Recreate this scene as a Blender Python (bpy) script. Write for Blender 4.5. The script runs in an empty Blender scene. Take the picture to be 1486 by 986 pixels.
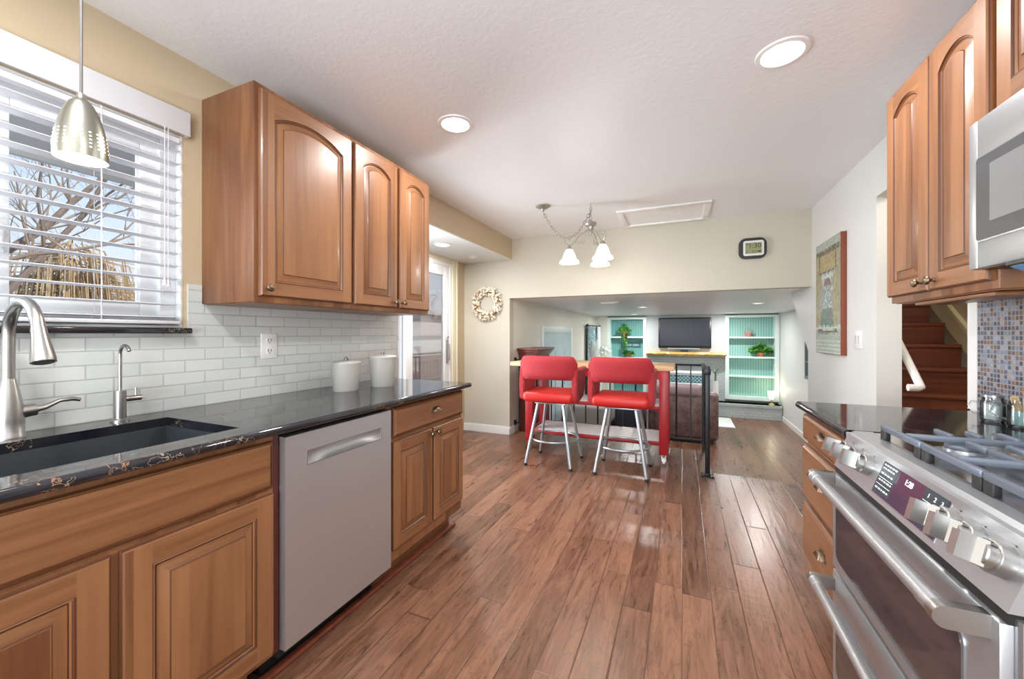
import bpy, bmesh, math, random
from mathutils import Vector, Matrix
C = bpy.context.scene.collection
PI = math.pi
random.seed(7)

# ---------------------------------------------------------------- camera, sky, sun, daylight, fill, exposure
TH = math.atan(247/572.0)
EYE = 1.26
cd = bpy.data.cameras.new('camera'); cam = bpy.data.objects.new('camera', cd); C.objects.link(cam)
cam.location = (0, 0, EYE); cam.rotation_euler = (PI/2, 0, TH)
cd.sensor_width = 36; cd.lens = 572/1486*36; cd.shift_y = -8/1486; cd.clip_start = 0.02; cd.clip_end = 300
sc = bpy.context.scene
sc.camera = cam
sc.view_settings.view_transform = 'Standard'; sc.view_settings.look = 'None'
sc.view_settings.gamma = 1; sc.view_settings.use_curve_mapping = False
sc.view_settings.exposure = 0.32
try:
    sc.cycles.use_denoising = True; sc.cycles.max_bounces = 10; sc.cycles.diffuse_bounces = 6
    sc.cycles.sample_clamp_indirect = 4.0; sc.cycles.caustics_reflective = False; sc.cycles.caustics_refractive = False
except Exception: pass
w = bpy.data.worlds.new('sky'); sc.world = w; w.use_nodes = True
nt = w.node_tree; nt.nodes.clear()
o_ = nt.nodes.new('ShaderNodeOutputWorld'); bg = nt.nodes.new('ShaderNodeBackground')
tc = nt.nodes.new('ShaderNodeTexCoord'); sp = nt.nodes.new('ShaderNodeSeparateXYZ'); cr = nt.nodes.new('ShaderNodeValToRGB')
nt.links.new(tc.outputs['Generated'], sp.inputs[0]); nt.links.new(sp.outputs['Z'], cr.inputs[0])
cr.color_ramp.elements[0].position = 0.0; cr.color_ramp.elements[0].color = (.80, .86, .95, 1)
cr.color_ramp.elements[1].position = 0.45; cr.color_ramp.elements[1].color = (.36, .56, .92, 1)
nt.links.new(cr.outputs[0], bg.inputs[0]); bg.inputs[1].default_value = 1.0
nt.links.new(bg.outputs[0], o_.inputs[0])

def lamp(name, kind, loc, power, color=(1, 1, 1), aim=None, size=None, size_y=None, shape=None, spread=None, radius=None):
    d = bpy.data.lights.new(name, kind); o = bpy.data.objects.new(name, d); C.objects.link(o)
    o.location = loc; d.energy = power; d.color = color
    if aim is not None: o.rotation_euler = Vector(aim).to_track_quat('-Z', 'Y').to_euler()
    if shape: d.shape = shape
    if size: d.size = size
    if size_y: d.size_y = size_y
    if spread: d.spread = spread
    if radius is not None: d.shadow_soft_size = radius
    return o
s_ = lamp('sun', 'SUN', (4, 2, 8), 3.2, (1, .95, .86), aim=(-.75, -.12, -.55)); s_.data.angle = .02
# unseen fill lights added behind the camera, then daylight through the window over the sink and the sliding door
lamp('rear_fill', 'AREA', (-.45, -2.9, 1.35), 55, (.97, .985, 1), aim=(0, 1, 0), shape='RECTANGLE', size=2.7, size_y=2.0)  # added fill from behind the camera, no known window there
lamp('ceiling_bounce_fill', 'AREA', (-.35, -1.5, 1.1), 34, (.94, .97, 1), aim=(-.05, 1.5, 1.0), shape='DISK', size=.9, spread=2.4)  # unseen area light added to lift the ceiling with neutral light
lamp('sliding_door_daylight', 'AREA', (-2.73, 2.83, 1.06), 70, (.93, .97, 1), aim=(1, 0, 0), shape='RECTANGLE', size=.70, size_y=1.9)
lamp('sink_window_daylight', 'AREA', (-2.16, -.05, 1.70), 30, (.93, .97, 1), aim=(1, .25, 0), shape='RECTANGLE', size=.62, size_y=.75)
CAN_POWER = 13.0; CHANDELIER_POWER = 4.5; PENDANT_POWER = .35

# ---------------------------------------------------------------- mesh helpers
class MB:
    def __init__(s): s.bm = bmesh.new(); s.mi = 0
    def _fin(s, vs, M=None):
        if M is not None:
            for v in vs: v.co = M @ v.co
        return vs
    def face(s, pts, mi=None, M=None):
        vs = [s.bm.verts.new(p) for p in pts]
        s._fin(vs, M); f = s.bm.faces.new(vs); f.material_index = s.mi if mi is None else mi; return f
    def box(s, x0, x1, y0, y1, z0, z1, bev=0, seg=2, M=None, mi=None):
        if x1 < x0: x0, x1 = x1, x0
        if y1 < y0: y0, y1 = y1, y0
        if z1 < z0: z0, z1 = z1, z0
        b = bmesh.new()
        r = bmesh.ops.create_cube(b, size=1)
        for v in b.verts: v.co = Vector(((x0+x1)/2+v.co.x*(x1-x0), (y0+y1)/2+v.co.y*(y1-y0), (z0+z1)/2+v.co.z*(z1-z0)))
        if bev: bmesh.ops.bevel(b, geom=list(b.edges), offset=min(bev, .49*min(x1-x0, y1-y0, z1-z0)), segments=seg, affect='EDGES', profile=.5)
        s.merge(b, M, mi)
        return s
    def merge(s, b, M=None, mi=None):
        mp = {}
        for v in b.verts: mp[v] = s.bm.verts.new(v.co if M is None else M @ v.co)
        for f in b.faces:
            try:
                g = s.bm.faces.new([mp[v] for v in f.verts]); g.material_index = s.mi if mi is None else mi
            except ValueError: pass
        b.free()
    def tube(s, pts, r, n=8, closed=False, cap=True, M=None, mi=None, flat=1.0):
        pts = [Vector(p) for p in pts]; m = len(pts)
        rs = r if isinstance(r, (list, tuple)) else [r]*m
        rings = []; prev = None
        for i, p in enumerate(pts):
            a = pts[(i-1) % m] if (closed or i > 0) else p
            b = pts[(i+1) % m] if (closed or i < m-1) else p
            t = (b-a)
            if t.length < 1e-9: t = Vector((0, 0, 1))
            t.normalize()
            if prev is None:
                u = Vector((0, 0, 1)).cross(t)
                if u.length < 1e-4: u = Vector((1, 0, 0)).cross(t)
            else:
                u = prev - t*prev.dot(t)
                if u.length < 1e-6: u = Vector((1, 0, 0)).cross(t)
            u.normalize(); prev = u; v = t.cross(u)
            rings.append([s.bm.verts.new(p+u*math.cos(2*PI*k/n)*rs[i]+v*math.sin(2*PI*k/n)*rs[i]*flat) for k in range(n)])
        mi = s.mi if mi is None else mi
        rng = range(m if closed else m-1)
        for i in rng:
            A, B = rings[i], rings[(i+1) % m]
            for k in range(n):
                f = s.bm.faces.new((A[k], A[(k+1) % n], B[(k+1) % n], B[k])); f.material_index = mi
        if cap and not closed:
            f = s.bm.faces.new(rings[0][::-1]); f.material_index = mi
            f = s.bm.faces.new(rings[-1]); f.material_index = mi
        if M is not None:
            for R in rings: s._fin(R, M)
        return s
    def cyl(s, a, b, r, n=16, r2=None, M=None, mi=None):
        return s.tube([a, b], [r, r if r2 is None else r2], n, M=M, mi=mi)
    def lathe(s, prof, n=24, M=None, mi=None, cap=False, sx=1, sy=1):
        rings = []; mi = s.mi if mi is None else mi
        for (r, z) in prof:
            rings.append([s.bm.verts.new((r*math.cos(2*PI*k/n)*sx, r*math.sin(2*PI*k/n)*sy, z)) for k in range(n)])
        for A, B in zip(rings, rings[1:]):
            for k in range(n):
                f = s.bm.faces.new((A[k], A[(k+1) % n], B[(k+1) % n], B[k])); f.material_index = mi
        if cap:
            f = s.bm.faces.new(rings[0][::-1]); f.material_index = mi
            f = s.bm.faces.new(rings[-1]); f.material_index = mi
        if M is not None:
            for R in rings: s._fin(R, M)
        return s
    def prism(s, poly, a, b, axis='X', mi=None, M=None):
        # polygon in the two other axes, extruded from a to b along axis
        def P(p, t):
            return {'X': (t, p[0], p[1]), 'Y': (p[0], t, p[1]), 'Z': (p[0], p[1], t)}[axis]
        A = [s.bm.verts.new(P(p, a)) for p in poly]; B = [s.bm.verts.new(P(p, b)) for p in poly]; n = len(poly)
        mi = s.mi if mi is None else mi
        fs = [s.bm.faces.new(A[::-1]), s.bm.faces.new(B)]
        for k in range(n): fs.append(s.bm.faces.new((A[k], A[(k+1) % n], B[(k+1) % n], B[k])))
        for f in fs: f.material_index = mi
        if M is not None: s._fin(A, M); s._fin(B, M)
        return s
    def ball(s, c, rx, ry=None, rz=None, sub=2, M=None, mi=None):
        b = bmesh.new(); bmesh.ops.create_icosphere(b, subdivisions=sub, radius=1)
        for v in b.verts: v.co = Vector((c[0]+v.co.x*rx, c[1]+v.co.y*(ry or rx), c[2]+v.co.z*(rz or rx)))
        s.merge(b, M, mi); return s

def T(x, y, z): return Matrix.Translation((x, y, z))
def RX(a): return Matrix.Rotation(a, 4, 'X')
def RY(a): return Matrix.Rotation(a, 4, 'Y')
def RZ(a): return Matrix.Rotation(a, 4, 'Z')

def obj(name, mb, mats, parent=None, local=False, smooth=True, ang=35):
    bm = mb.bm
    if parent is not None and not local:
        wl = Vector((0, 0, 0)); p = parent
        while p is not None: wl += Vector(p.location); p = p.parent
        for v in bm.verts: v.co -= wl
    bmesh.ops.recalc_face_normals(bm, faces=list(bm.faces))
    if smooth:
        ca = math.radians(ang)
        for f in bm.faces: f.smooth = True
        for e in bm.edges:
            e.smooth = not (len(e.link_faces) != 2 or e.calc_face_angle(0) > ca)
    me = bpy.data.meshes.new(name); bm.to_mesh(me); bm.free()
    for m in (mats if isinstance(mats, (list, tuple)) else [mats]): me.materials.append(m)
    o = bpy.data.objects.new(name, me); C.objects.link(o)
    if parent is not None: o.parent = parent
    return o
def tag(o, label, cat, group=None, kind=None):
    o['label'] = label; o['category'] = cat
    if group: o['group'] = group
    if kind: o['kind'] = kind
    return o
def thing(name, label, cat, loc=(0, 0, 0), rz=0, group=None):
    o = bpy.data.objects.new(name, None); C.objects.link(o); o.location = loc; o.rotation_euler = (0, 0, rz)
    o.empty_display_size = .05
    return tag(o, label, cat, group)
def solo(name, mb, mats, label, cat, loc=(0, 0, 0), group=None, kind=None, smooth=True):
    # one-mesh thing whose origin is put at loc (mesh given in world space)
    for v in mb.bm.verts: v.co -= Vector(loc)
    o = obj(name, mb, mats, smooth=smooth); o.location = loc
    return tag(o, label, cat, group, kind)
def struct(name, mb, mats, smooth=False):
    o = obj(name, mb, mats, smooth=smooth); o['kind'] = 'structure'; return o
def dup(root, loc, rz=None, label=None):
    r = root.copy(); C.objects.link(r); r.location = loc
    if rz is not None: r.rotation_euler = (0, 0, rz)
    if label: r['label'] = label
    for ch in list(root.children):
        c = ch.copy(); C.objects.link(c); c.parent = r
        for g in list(ch.children):
            d = g.copy(); C.objects.link(d); d.parent = c
    return r
def text(name, body, size, M, mat, parent, extrude=.0005):
    cu = bpy.data.curves.new(name, 'FONT'); cu.body = body; cu.size = size; cu.extrude = extrude
    cu.align_x = 'CENTER'; cu.align_y = 'CENTER'
    o = bpy.data.objects.new(name, cu); C.objects.link(o); cu.materials.append(mat)
    o.parent = parent
    wl = Vector((0, 0, 0)); p = parent
    while p is not None: wl += Vector(p.location); p = p.parent
    bpy.context.view_layer.update()
    me = bpy.data.meshes.new_from_object(o.evaluated_get(bpy.context.evaluated_depsgraph_get()))
    bpy.data.objects.remove(o)
    me.transform(T(-wl.x, -wl.y, -wl.z) @ M)
    if not me.materials: me.materials.append(mat)
    o = bpy.data.objects.new(name, me); C.objects.link(o); o.parent = parent
    return o

# ---------------------------------------------------------------- materials
class NT:
    def __init__(s, name):
        s.m = bpy.data.materials.new(name); s.m.use_nodes = True; s.t = s.m.node_tree
        s.b = s.t.nodes['Principled BSDF']
    def n(s, typ, **kw):
        x = s.t.nodes.new('ShaderNode'+typ)
        for k, v in kw.items():
            if k.startswith('i_'):
                key = k[2:]; key = int(key) if key.isdigit() else key.replace('_', ' ')
                s.put(x, key, v)
            else: setattr(x, k, v)
        return x
    def put(s, node, key, v):
        if isinstance(v, bpy.types.NodeSocket): s.t.links.new(v, node.inputs[key])
        elif isinstance(v, bpy.types.Node): s.t.links.new(v.outputs[0], node.inputs[key])
        else: node.inputs[key].default_value = v
    def math(s, op, a, b=0.0, c=None):
        x = s.n('Math', operation=op); s.put(x, 0, a); s.put(x, 1, b)
        if c is not None: s.put(x, 2, c)
        return x.outputs[0]
    def mix(s, f, a, b, mode='MIX'):
        x = s.n('MixRGB', blend_type=mode); s.put(x, 0, f); s.put(x, 1, a); s.put(x, 2, b); return x.outputs[0]
    def ramp(s, f, stops, interp='LINEAR'):
        x = s.n('ValToRGB'); e = x.color_ramp; e.interpolation = interp
        while len(e.elements) < len(stops): e.elements.new(.5)
        for el, (p, c) in zip(e.elements, stops): el.position = p; el.color = (*c, 1) if len(c) == 3 else c
        s.put(x, 0, f); return x.outputs[0]
    def xyz(s, a, b, c):
        x = s.n('CombineXYZ'); s.put(x, 0, a); s.put(x, 1, b); s.put(x, 2, c); return x.outputs[0]
    def pos(s, world=True):
        g = s.n('NewGeometry').outputs['Position'] if world else s.n('TexCoord').outputs['Object']
        p = s.n('SeparateXYZ'); s.put(p, 0, g); return g, p.outputs[0], p.outputs[1], p.outputs[2]
    def bump(s, h, strength=.3, dist=.01):
        x = s.n('Bump'); x.inputs['Strength'].default_value = strength; x.inputs['Distance'].default_value = dist
        s.put(x, 'Height', h); s.t.links.new(x.outputs[0], s.b.inputs['Normal'])
    def set(s, **kw):
        for k, v in kw.items(): s.put(s.b, k.replace('_', ' '), v)
        return s
def c4(c): return (*c, 1)
def plain(name, col, rough=.5, metal=0, **kw):
    k = NT(name); k.set(Base_Color=c4(col), Roughness=rough, Metallic=metal, **kw)
    return k.m
def emis(name, col, st):
    k = NT(name); k.set(Base_Color=c4(col), Emission_Color=c4(col), Emission_Strength=st); return k.m
def painted(name, col, rough=.55, bump=.12, scale=90):
    k = NT(name); g, x, y, z = k.pos()
    n = k.n('TexNoise', i_Scale=scale, i_Detail=2.0); k.put(n, 'Vector', g)
    n2 = k.n('TexNoise', i_Scale=1.3, i_Detail=1.0); k.put(n2, 'Vector', g)
    f = k.math('MULTIPLY_ADD', n2.outputs[0], .12, .94)
    k.set(Base_Color=k.mix(1.0, c4(col), f, 'MULTIPLY'), Roughness=rough); k.bump(n.outputs[0], bump, .002); return k.m
def wood(name, axis, lo, hi, stave=.062, rough=.38, staves=True, grain=55, coat=.12):
    k = NT(name); g, x, y, z = k.pos(world=True)
    oi = k.n('ObjectInfo')
    rnd = k.math('MULTIPLY', oi.outputs['Random'], 9.0)
    sc_ = {'X': (4, grain, grain), 'Y': (grain, 4, grain), 'Z': (grain, grain, 2.2)}[axis]
    v = k.xyz(k.math('MULTIPLY_ADD', x, sc_[0], rnd), k.math('MULTIPLY_ADD', y, sc_[1], rnd), k.math('MULTIPLY', z, sc_[2]))
    n = k.n('TexNoise', i_Scale=1.0, i_Detail=4.0, i_Roughness=.6, i_Distortion=.8); k.put(n, 'Vector', v)
    v2 = k.xyz(k.math('MULTIPLY_ADD', x, sc_[0]*.16, rnd), k.math('MULTIPLY_ADD', y, sc_[1]*.16, rnd), k.math('MULTIPLY', z, sc_[2]*.35))
    n2 = k.n('TexNoise', i_Scale=1.0, i_Detail=3.0, i_Distortion=1.5); k.put(n2, 'Vector', v2)
    f = k.math('ADD', k.math('MULTIPLY', n.outputs[0], .30), k.math('MULTIPLY', n2.outputs[0], .70))
    if staves:
        if axis == 'Z':
            cell = k.math('FLOOR', k.math('DIVIDE', k.math('ADD', y, k.math('MULTIPLY', oi.outputs['Random'], .4)), stave))
            wn = k.n('TexWhiteNoise', noise_dimensions='1D'); k.put(wn, 'W', k.math('ADD', cell, rnd))
            f = k.math('ADD', f, k.math('MULTIPLY_ADD', wn.outputs[0], .34, -.17))
    f = k.math('ADD', f, k.math('MULTIPLY_ADD', oi.outputs['Random'], .12, -.06))
    col = k.ramp(f, [(.22, lo), (.52, tuple(a*.38+b*.62 for a, b in zip(lo, hi))), (.80, hi)])
    k.set(Base_Color=col, Roughness=rough, Coat_Weight=coat, Coat_Roughness=.12)
    k.bump(n.outputs[0], .05, .002); return k.m

CAB_LO, CAB_HI = (.125, .045, .016), (.31, .142, .061)
M_wv = wood('cabinet_wood_upright', 'Z', CAB_LO, CAB_HI)
M_wh = wood('cabinet_wood_level', 'Y', CAB_LO, CAB_HI)
M_glaze = plain('dark_glaze', (.085, .026, .010), .4)
M_gap = plain('shadow_black', (.01, .008, .007), .8)
M_redwood = wood('dark_cherry', 'Z', (.085, .012, .008), (.16, .03, .018), staves=False)
M_stair = wood('stair_oak', 'X', (.10, .022, .012), (.24, .065, .032), staves=False, rough=.4)
M_butcher = wood('butcher_block', 'X', (.55, .33, .16), (.80, .56, .33), staves=False)
M_mantel = wood('live_edge_pine', 'X', (.50, .25, .05), (.85, .55, .18), staves=False, grain=30)
M_beige = painted('beige_wall_paint', (.50, .405, .27))
M_back = painted('beige_paint_in_cool_light', (.53, .505, .425))  # same beige paint; the paler light on the back wall is in its colour
M_white = painted('white_wall_paint', (.67, .69, .68))
M_famwall = painted('family_room_paint', (.70, .70, .62))
M_trim = plain('white_trim_paint', (.80, .81, .80), .35)
M_cream = plain('cream_trim_paint', (.72, .66, .42), .4)
M_casing = plain('almond_casing', (.70, .66, .50), .4)

k = NT('textured_ceiling'); g, x, y, z = k.pos()
n = k.n('TexNoise', i_Scale=42.0, i_Detail=3.0, i_Roughness=.55); k.put(n, 'Vector', g)
k.set(Base_Color=c4((.80, .82, .845)), Roughness=.38); k.bump(k.ramp(n.outputs[0], [(.40, (0, 0, 0)), (.66, (1, 1, 1))]), .16, .003); M_ceil = k.m

def plank_floor(name, dark, light, W=.127, L=1.05):
    k = NT(name); g, x, y, z = k.pos()
    u = k.math('DIVIDE', x, W); row = k.math('FLOOR', u); fu = k.math('FRACT', u)
    w1 = k.n('TexWhiteNoise', noise_dimensions='1D'); k.put(w1, 'W', row)
    v = k.math('DIVIDE', k.math('MULTIPLY_ADD', w1.outputs[0], 5.7, y), L)
    wob = k.math('MULTIPLY', k.math('SINE', k.math('MULTIPLY', v, 2.3)), .22)
    v = k.math('ADD', v, wob)
    col = k.math('FLOOR', v); fv = k.math('FRACT', v)
    w2 = k.n('TexWhiteNoise', noise_dimensions='2D'); k.put(w2, 'Vector', k.xyz(row, col, 0.0))
    idv = k.math('MULTIPLY', w2.outputs[0], 40.0)
    gv = k.xyz(k.math('MULTIPLY', x, 26.0), k.math('MULTIPLY_ADD', y, 3.0, idv), idv)
    n = k.n('TexNoise', i_Scale=1.0, i_Detail=5.0, i_Roughness=.62, i_Distortion=1.3); k.put(n, 'Vector', gv)
    gv2 = k.xyz(k.math('MULTIPLY', x, 6.5), k.math('MULTIPLY_ADD', y, 1.1, idv), idv)
    n2 = k.n('TexNoise', i_Scale=1.0, i_Detail=3.0, i_Distortion=2.2); k.put(n2, 'Vector', gv2)
    rings = k.math('FRACT', k.math('MULTIPLY', n2.outputs[0], 9.0))
    ring = k.ramp(rings, [(.0, (.55, .55, .55)), (.12, (1, 1, 1)), (.88, (1, 1, 1)), (1, (.55, .55, .55))])
    f = k.math('ADD', k.math('MULTIPLY_ADD', n.outputs[0], 1.25, -.22), k.math('MULTIPLY_ADD', w2.outputs[0], .38, -.08))
    c = k.ramp(f, [(.15, dark), (.85, light)])
    c = k.mix(.75, c, ring, 'MULTIPLY')
    e1 = k.math('MINIMUM', fu, k.math('SUBTRACT', 1.0, fu)); e2 = k.math('MINIMUM', fv, k.math('SUBTRACT', 1.0, fv))
    seam = k.math('MINIMUM', k.math('MULTIPLY', e1, W), k.math('MULTIPLY', e2, L))
    sm = k.ramp(seam, [(.0, (0, 0, 0)), (.0020, (1, 1, 1))])
    c = k.mix(k.math('MULTIPLY', k.math('SUBTRACT', 1.0, sm), .72), c, c4((.035, .012, .006)))
    sx = k.n('TexNoise', i_Scale=1.0, i_Detail=2.0); k.put(sx, 'Vector', k.xyz(k.math('MULTIPLY', x, 34.0), k.math('MULTIPLY', y, 5.0), idv))
    rr = k.n('TexNoise', i_Scale=1.0, i_Detail=1.0); k.put(rr, 'Vector', k.xyz(k.math('MULTIPLY', x, 9.0), k.math('MULTIPLY', y, 38.0), idv))
    patch = k.n('TexNoise', i_Scale=2.6, i_Detail=0.0); k.put(patch, 'Vector', g)
    pm = k.ramp(patch.outputs[0], [(.5, (0, 0, 0)), (.62, (1, 1, 1))])
    h = k.math('ADD', k.math('MULTIPLY', sx.outputs[0], .8), k.math('MULTIPLY', k.math('MULTIPLY', rr.outputs[0], pm), .5))
    h = k.math('ADD', h, k.math('MULTIPLY', sm, .6))
    rgh = k.math('MULTIPLY_ADD', n.outputs[0], .2, .2)
    k.set(Base_Color=c, Roughness=rgh, Specular_IOR_Level=.5); k.bump(h, .42, .004); return k.m
M_floor = plank_floor('hand_scraped_plank_floor', (.075, .030, .016), (.275, .135, .080))

def granite(name):
    k = NT(name); g, x, y, z = k.pos()
    wn = k.n('TexNoise', i_Scale=4.5, i_Detail=5.0, i_Roughness=.65); k.put(wn, 'Vector', g)
    off = k.n('VectorMath', operation='SCALE'); k.put(off, 0, wn.outputs['Color']); off.inputs['Scale'].default_value = .55
    ad = k.n('VectorMath', operation='ADD'); k.put(ad, 0, g); k.put(ad, 1, off.outputs[0])
    vo = k.n('TexVoronoi', feature='DISTANCE_TO_EDGE', i_Scale=9.0); k.put(vo, 'Vector', ad.outputs[0])
    vein = k.ramp(vo.outputs[0], [(.0, (1, 1, 1)), (.012, (.3, .3, .3)), (.025, (0, 0, 0))])
    mk = k.n('TexNoise', i_Scale=2.3, i_Detail=2.0); k.put(mk, 'Vector', ad.outputs[0])
    msk = k.ramp(mk.outputs[0], [(.52, (0, 0, 0)), (.64, (1, 1, 1))])
    n3 = k.n('TexNoise', i_Scale=11.0, i_Detail=5.0); k.put(n3, 'Vector', g)
    vc = k.ramp(n3.outputs[0], [(.4, (.55, .50, .42)), (.6, (.42, .22, .09))])
    base = k.ramp(n3.outputs[0], [(.3, (.006, .007, .010)), (.7, (.022, .022, .027))])
    c = k.mix(k.math('MULTIPLY', k.math('MULTIPLY', vein, msk), .85), base, vc)
    k.set(Base_Color=c, Roughness=.07, Specular_IOR_Level=.75); return k.m
M_granite = granite('black_granite_gold_veins')

def tile(name, cols, tw, th, grout, offset=True, gw=.0016, rough=.08, axis='Y', stripes=0):
    k = NT(name); g, x, y, z = k.pos()
    v = k.math('DIVIDE', k.math('ADD', z, -.945), th); row = k.math('FLOOR', v); fv = k.math('FRACT', v)
    h = y if axis == 'Y' else x
    u = k.math('DIVIDE', h, tw)
    if offset: u = k.math('ADD', u, k.math('MULTIPLY', k.math('MODULO', row, 2.0), .5))
    cl = k.math('FLOOR', u); fu = k.math('FRACT', u)
    wn = k.n('TexWhiteNoise', noise_dimensions='2D'); k.put(wn, 'Vector', k.xyz(row, cl, 0.0))
    e1 = k.math('MULTIPLY', k.math('MINIMUM', fu, k.math('SUBTRACT', 1.0, fu)), tw)
    e2 = k.math('MULTIPLY', k.math('MINIMUM', fv, k.math('SUBTRACT', 1.0, fv)), th)
    e = k.math('MINIMUM', e1, e2)
    m = k.ramp(e, [(gw*.7, (0, 0, 0)), (gw*1.3, (1, 1, 1))])
    tc_ = k.ramp(wn.outputs[0], cols, 'CONSTANT' if stripes else 'LINEAR')
    if stripes:
        nn = k.n('TexNoise', i_Scale=1.0, i_Detail=2.0); k.put(nn, 'Vector', k.xyz(k.math('MULTIPLY', y, 420.0), k.math('MULTIPLY', z, 60.0), wn.outputs[0]))
        tc_ = k.mix(.55, tc_, k.ramp(nn.outputs[0], [(.35, (.25, .25, .3)), (.65, (1.5, 1.45, 1.4))]), 'MULTIPLY')
    k.set(Base_Color=k.mix(m, c4(grout), tc_), Roughness=k.math('MULTIPLY_ADD', k.math('SUBTRACT', 1.0, m), .5, rough), Specular_IOR_Level=.6)
    k.bump(m, .35, .002); return k.m
M_tile = tile('white_glass_subway_tile', [(0, (.54, .575, .56)), (.5, (.585, .61, .59)), (1, (.61, .63, .61))], .152, .0505, (.36, .38, .38), gw=.0021)
M_mosaic = tile('iridescent_mosaic_tile', [(0, (.09, .12, .18)), (.2, (.20, .26, .36)), (.36, (.13, .095, .085)), (.5, (.30, .34, .41)), (.64, (.22, .14, .10)), (.76, (.06, .07, .09)), (.88, (.34, .33, .36))],
                .0182, .0182, (.30, .265, .27), offset=False, gw=.0009, rough=.1, stripes=1)

def steel(name, col=(.60, .62, .645), rough=.26, axis='Z', br=.10, metal=.84):
    k = NT(name); g, x, y, z = k.pos()
    s = {'Z': (180, 180, 3), 'Y': (220, 3, 220), 'X': (3, 220, 220)}[axis]
    n = k.n('TexNoise', i_Scale=1.0, i_Detail=3.0); k.put(n, 'Vector', k.xyz(k.math('MULTIPLY', x, s[0]), k.math('MULTIPLY', y, s[1]), k.math('MULTIPLY', z, s[2])))
    k.set(Base_Color=c4(col), Metallic=metal, Roughness=k.math('MULTIPLY_ADD', n.outputs[0], br, rough)); k.bump(n.outputs[0], .03, .001); return k.m
M_steel = steel('brushed_stainless', axis='Z', rough=.34)
M_steelh = steel('brushed_stainless_level', (.47, .485, .505), axis='Y', rough=.32)
M_steeltop = steel('cooktop_stainless', (.50, .47, .44), rough=.10, axis='Y', metal=1.0)
M_nickel = plain('brushed_nickel', (.45, .445, .43), .28, 1)
M_knobsteel = plain('satin_knob_steel', (.44, .44, .43), .30, .92)
M_silver = plain('silver_metal_paint', (.40, .43, .46), .33, .85)
M_chrome = plain('chrome', (.75, .76, .77), .12, 1)
M_bronze = plain('antique_bronze', (.22, .16, .11), .32, 1)
M_pewter = plain('antique_pewter', (.42, .41, .38), .4, .9)
M_black = plain('black_plastic', (.012, .012, .013), .35)
M_iron = plain('black_wrought_iron', (.012, .014, .018), .35, .3)
M_castiron = plain('grey_cast_iron', (.15, .18, .23), .36, .3)
M_foot = plain('black_rubber_foot', (.012, .012, .014), .5)
M_dark = plain('dark_sink_composite', (.035, .042, .048), .45)
M_ovenglass = plain('smoked_oven_glass', (.035, .034, .042), .06, 0, Specular_IOR_Level=.9)
M_mwglass = plain('microwave_glass', (.07, .075, .08), .07, 0, Specular_IOR_Level=1.0)
M_display = plain('control_display_glass', (.07, .045, .075), .08)
M_key = plain('dark_teal_keys', (.035, .06, .07), .25)
M_glyph = emis('lit_glyph_white', (.85, .88, .9), .7)
M_plug = plain('white_plastic', (.80, .80, .79), .35)
M_ceramic = painted('off_white_ceramic', (.40, .395, .365), .35, .04, 40)
M_film = plain('blue_film', (.12, .33, .62), .25)
M_lamp = emis('lit_lamp_white', (1, .97, .92), 4.0)
M_shade = emis('frosted_lit_glass', (1, .95, .84), .62)
k = NT('red_fabric'); g, x, y, z = k.pos(False)
n = k.n('TexNoise', i_Scale=330.0, i_Detail=1.0); k.put(n, 'Vector', g)
k.set(Base_Color=k.ramp(n.outputs[0], [(.3, (.25, .005, .011)), (.7, (.38, .014, .022))]), Roughness=.75, Sheen_Weight=.04); k.bump(n.outputs[0], .2, .001); M_redfab = k.m
M_redleather = plain('red_vinyl', (.47, .013, .011), .42)
M_redpaint = plain('red_paint', (.36, .012, .018), .35)
M_shelfslat = plain('pale_slat_paint', (.66, .62, .62), .4)
k = NT('brown_leather'); g, x, y, z = k.pos()
n = k.n('TexNoise', i_Scale=9.0, i_Detail=5.0, i_Roughness=.7); k.put(n, 'Vector', g)
k.set(Base_Color=k.ramp(n.outputs[0], [(.3, (.045, .022, .02)), (.7, (.20, .13, .115))]), Roughness=.42); k.bump(n.outputs[0], .3, .01); M_leather = k.m
def thin_glass(name, f=.7, tint=(1, 1, 1), base=0.0):
    k = NT(name); tr = k.n('BsdfTransparent', i_Color=c4(tint)); gl = k.n('BsdfGlossy', i_Roughness=.03); fr = k.n('Fresnel', i_IOR=1.4); mx = k.n('MixShader')
    k.put(mx, 0, k.math('MULTIPLY_ADD', fr.outputs[0], f, base)); k.put(mx, 1, tr); k.put(mx, 2, gl); k.t.links.new(mx.outputs[0], k.t.nodes['Material Output'].inputs[0]); return k.m
M_pane = thin_glass('pane_glass')
M_jarglass = thin_glass('jar_glass', .9, (.93, .97, .97), .05)
M_blind = plain('white_blind', (.66, .67, .70), .45)
M_vinyl = plain('white_vinyl', (.78, .80, .82), .35)
def brick(name, a, b, mort, bw=.2, bh=.07, rough=.6):
    k = NT(name); g, x, y, z = k.pos()
    t = k.n('TexBrick'); t.inputs['Scale'].default_value = 1; t.inputs['Brick Width'].default_value = bw; t.inputs['Row Height'].default_value = bh
    t.inputs['Mortar Size'].default_value = .006; t.inputs['Color1'].default_value = c4(a); t.inputs['Color2'].default_value = c4(b); t.inputs['Mortar'].default_value = c4(mort)
    k.put(t, 'Vector', k.xyz(k.math('ADD', x, y), z, 0.0)); k.set(Base_Color=t.outputs[0], Roughness=rough); k.bump(t.outputs['Fac'], -.5, .006); return k.m
M_greybrick = brick('painted_grey_brick', (.45, .50, .50), (.40, .45, .46), (.34, .38, .39), .11, .055)
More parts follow.
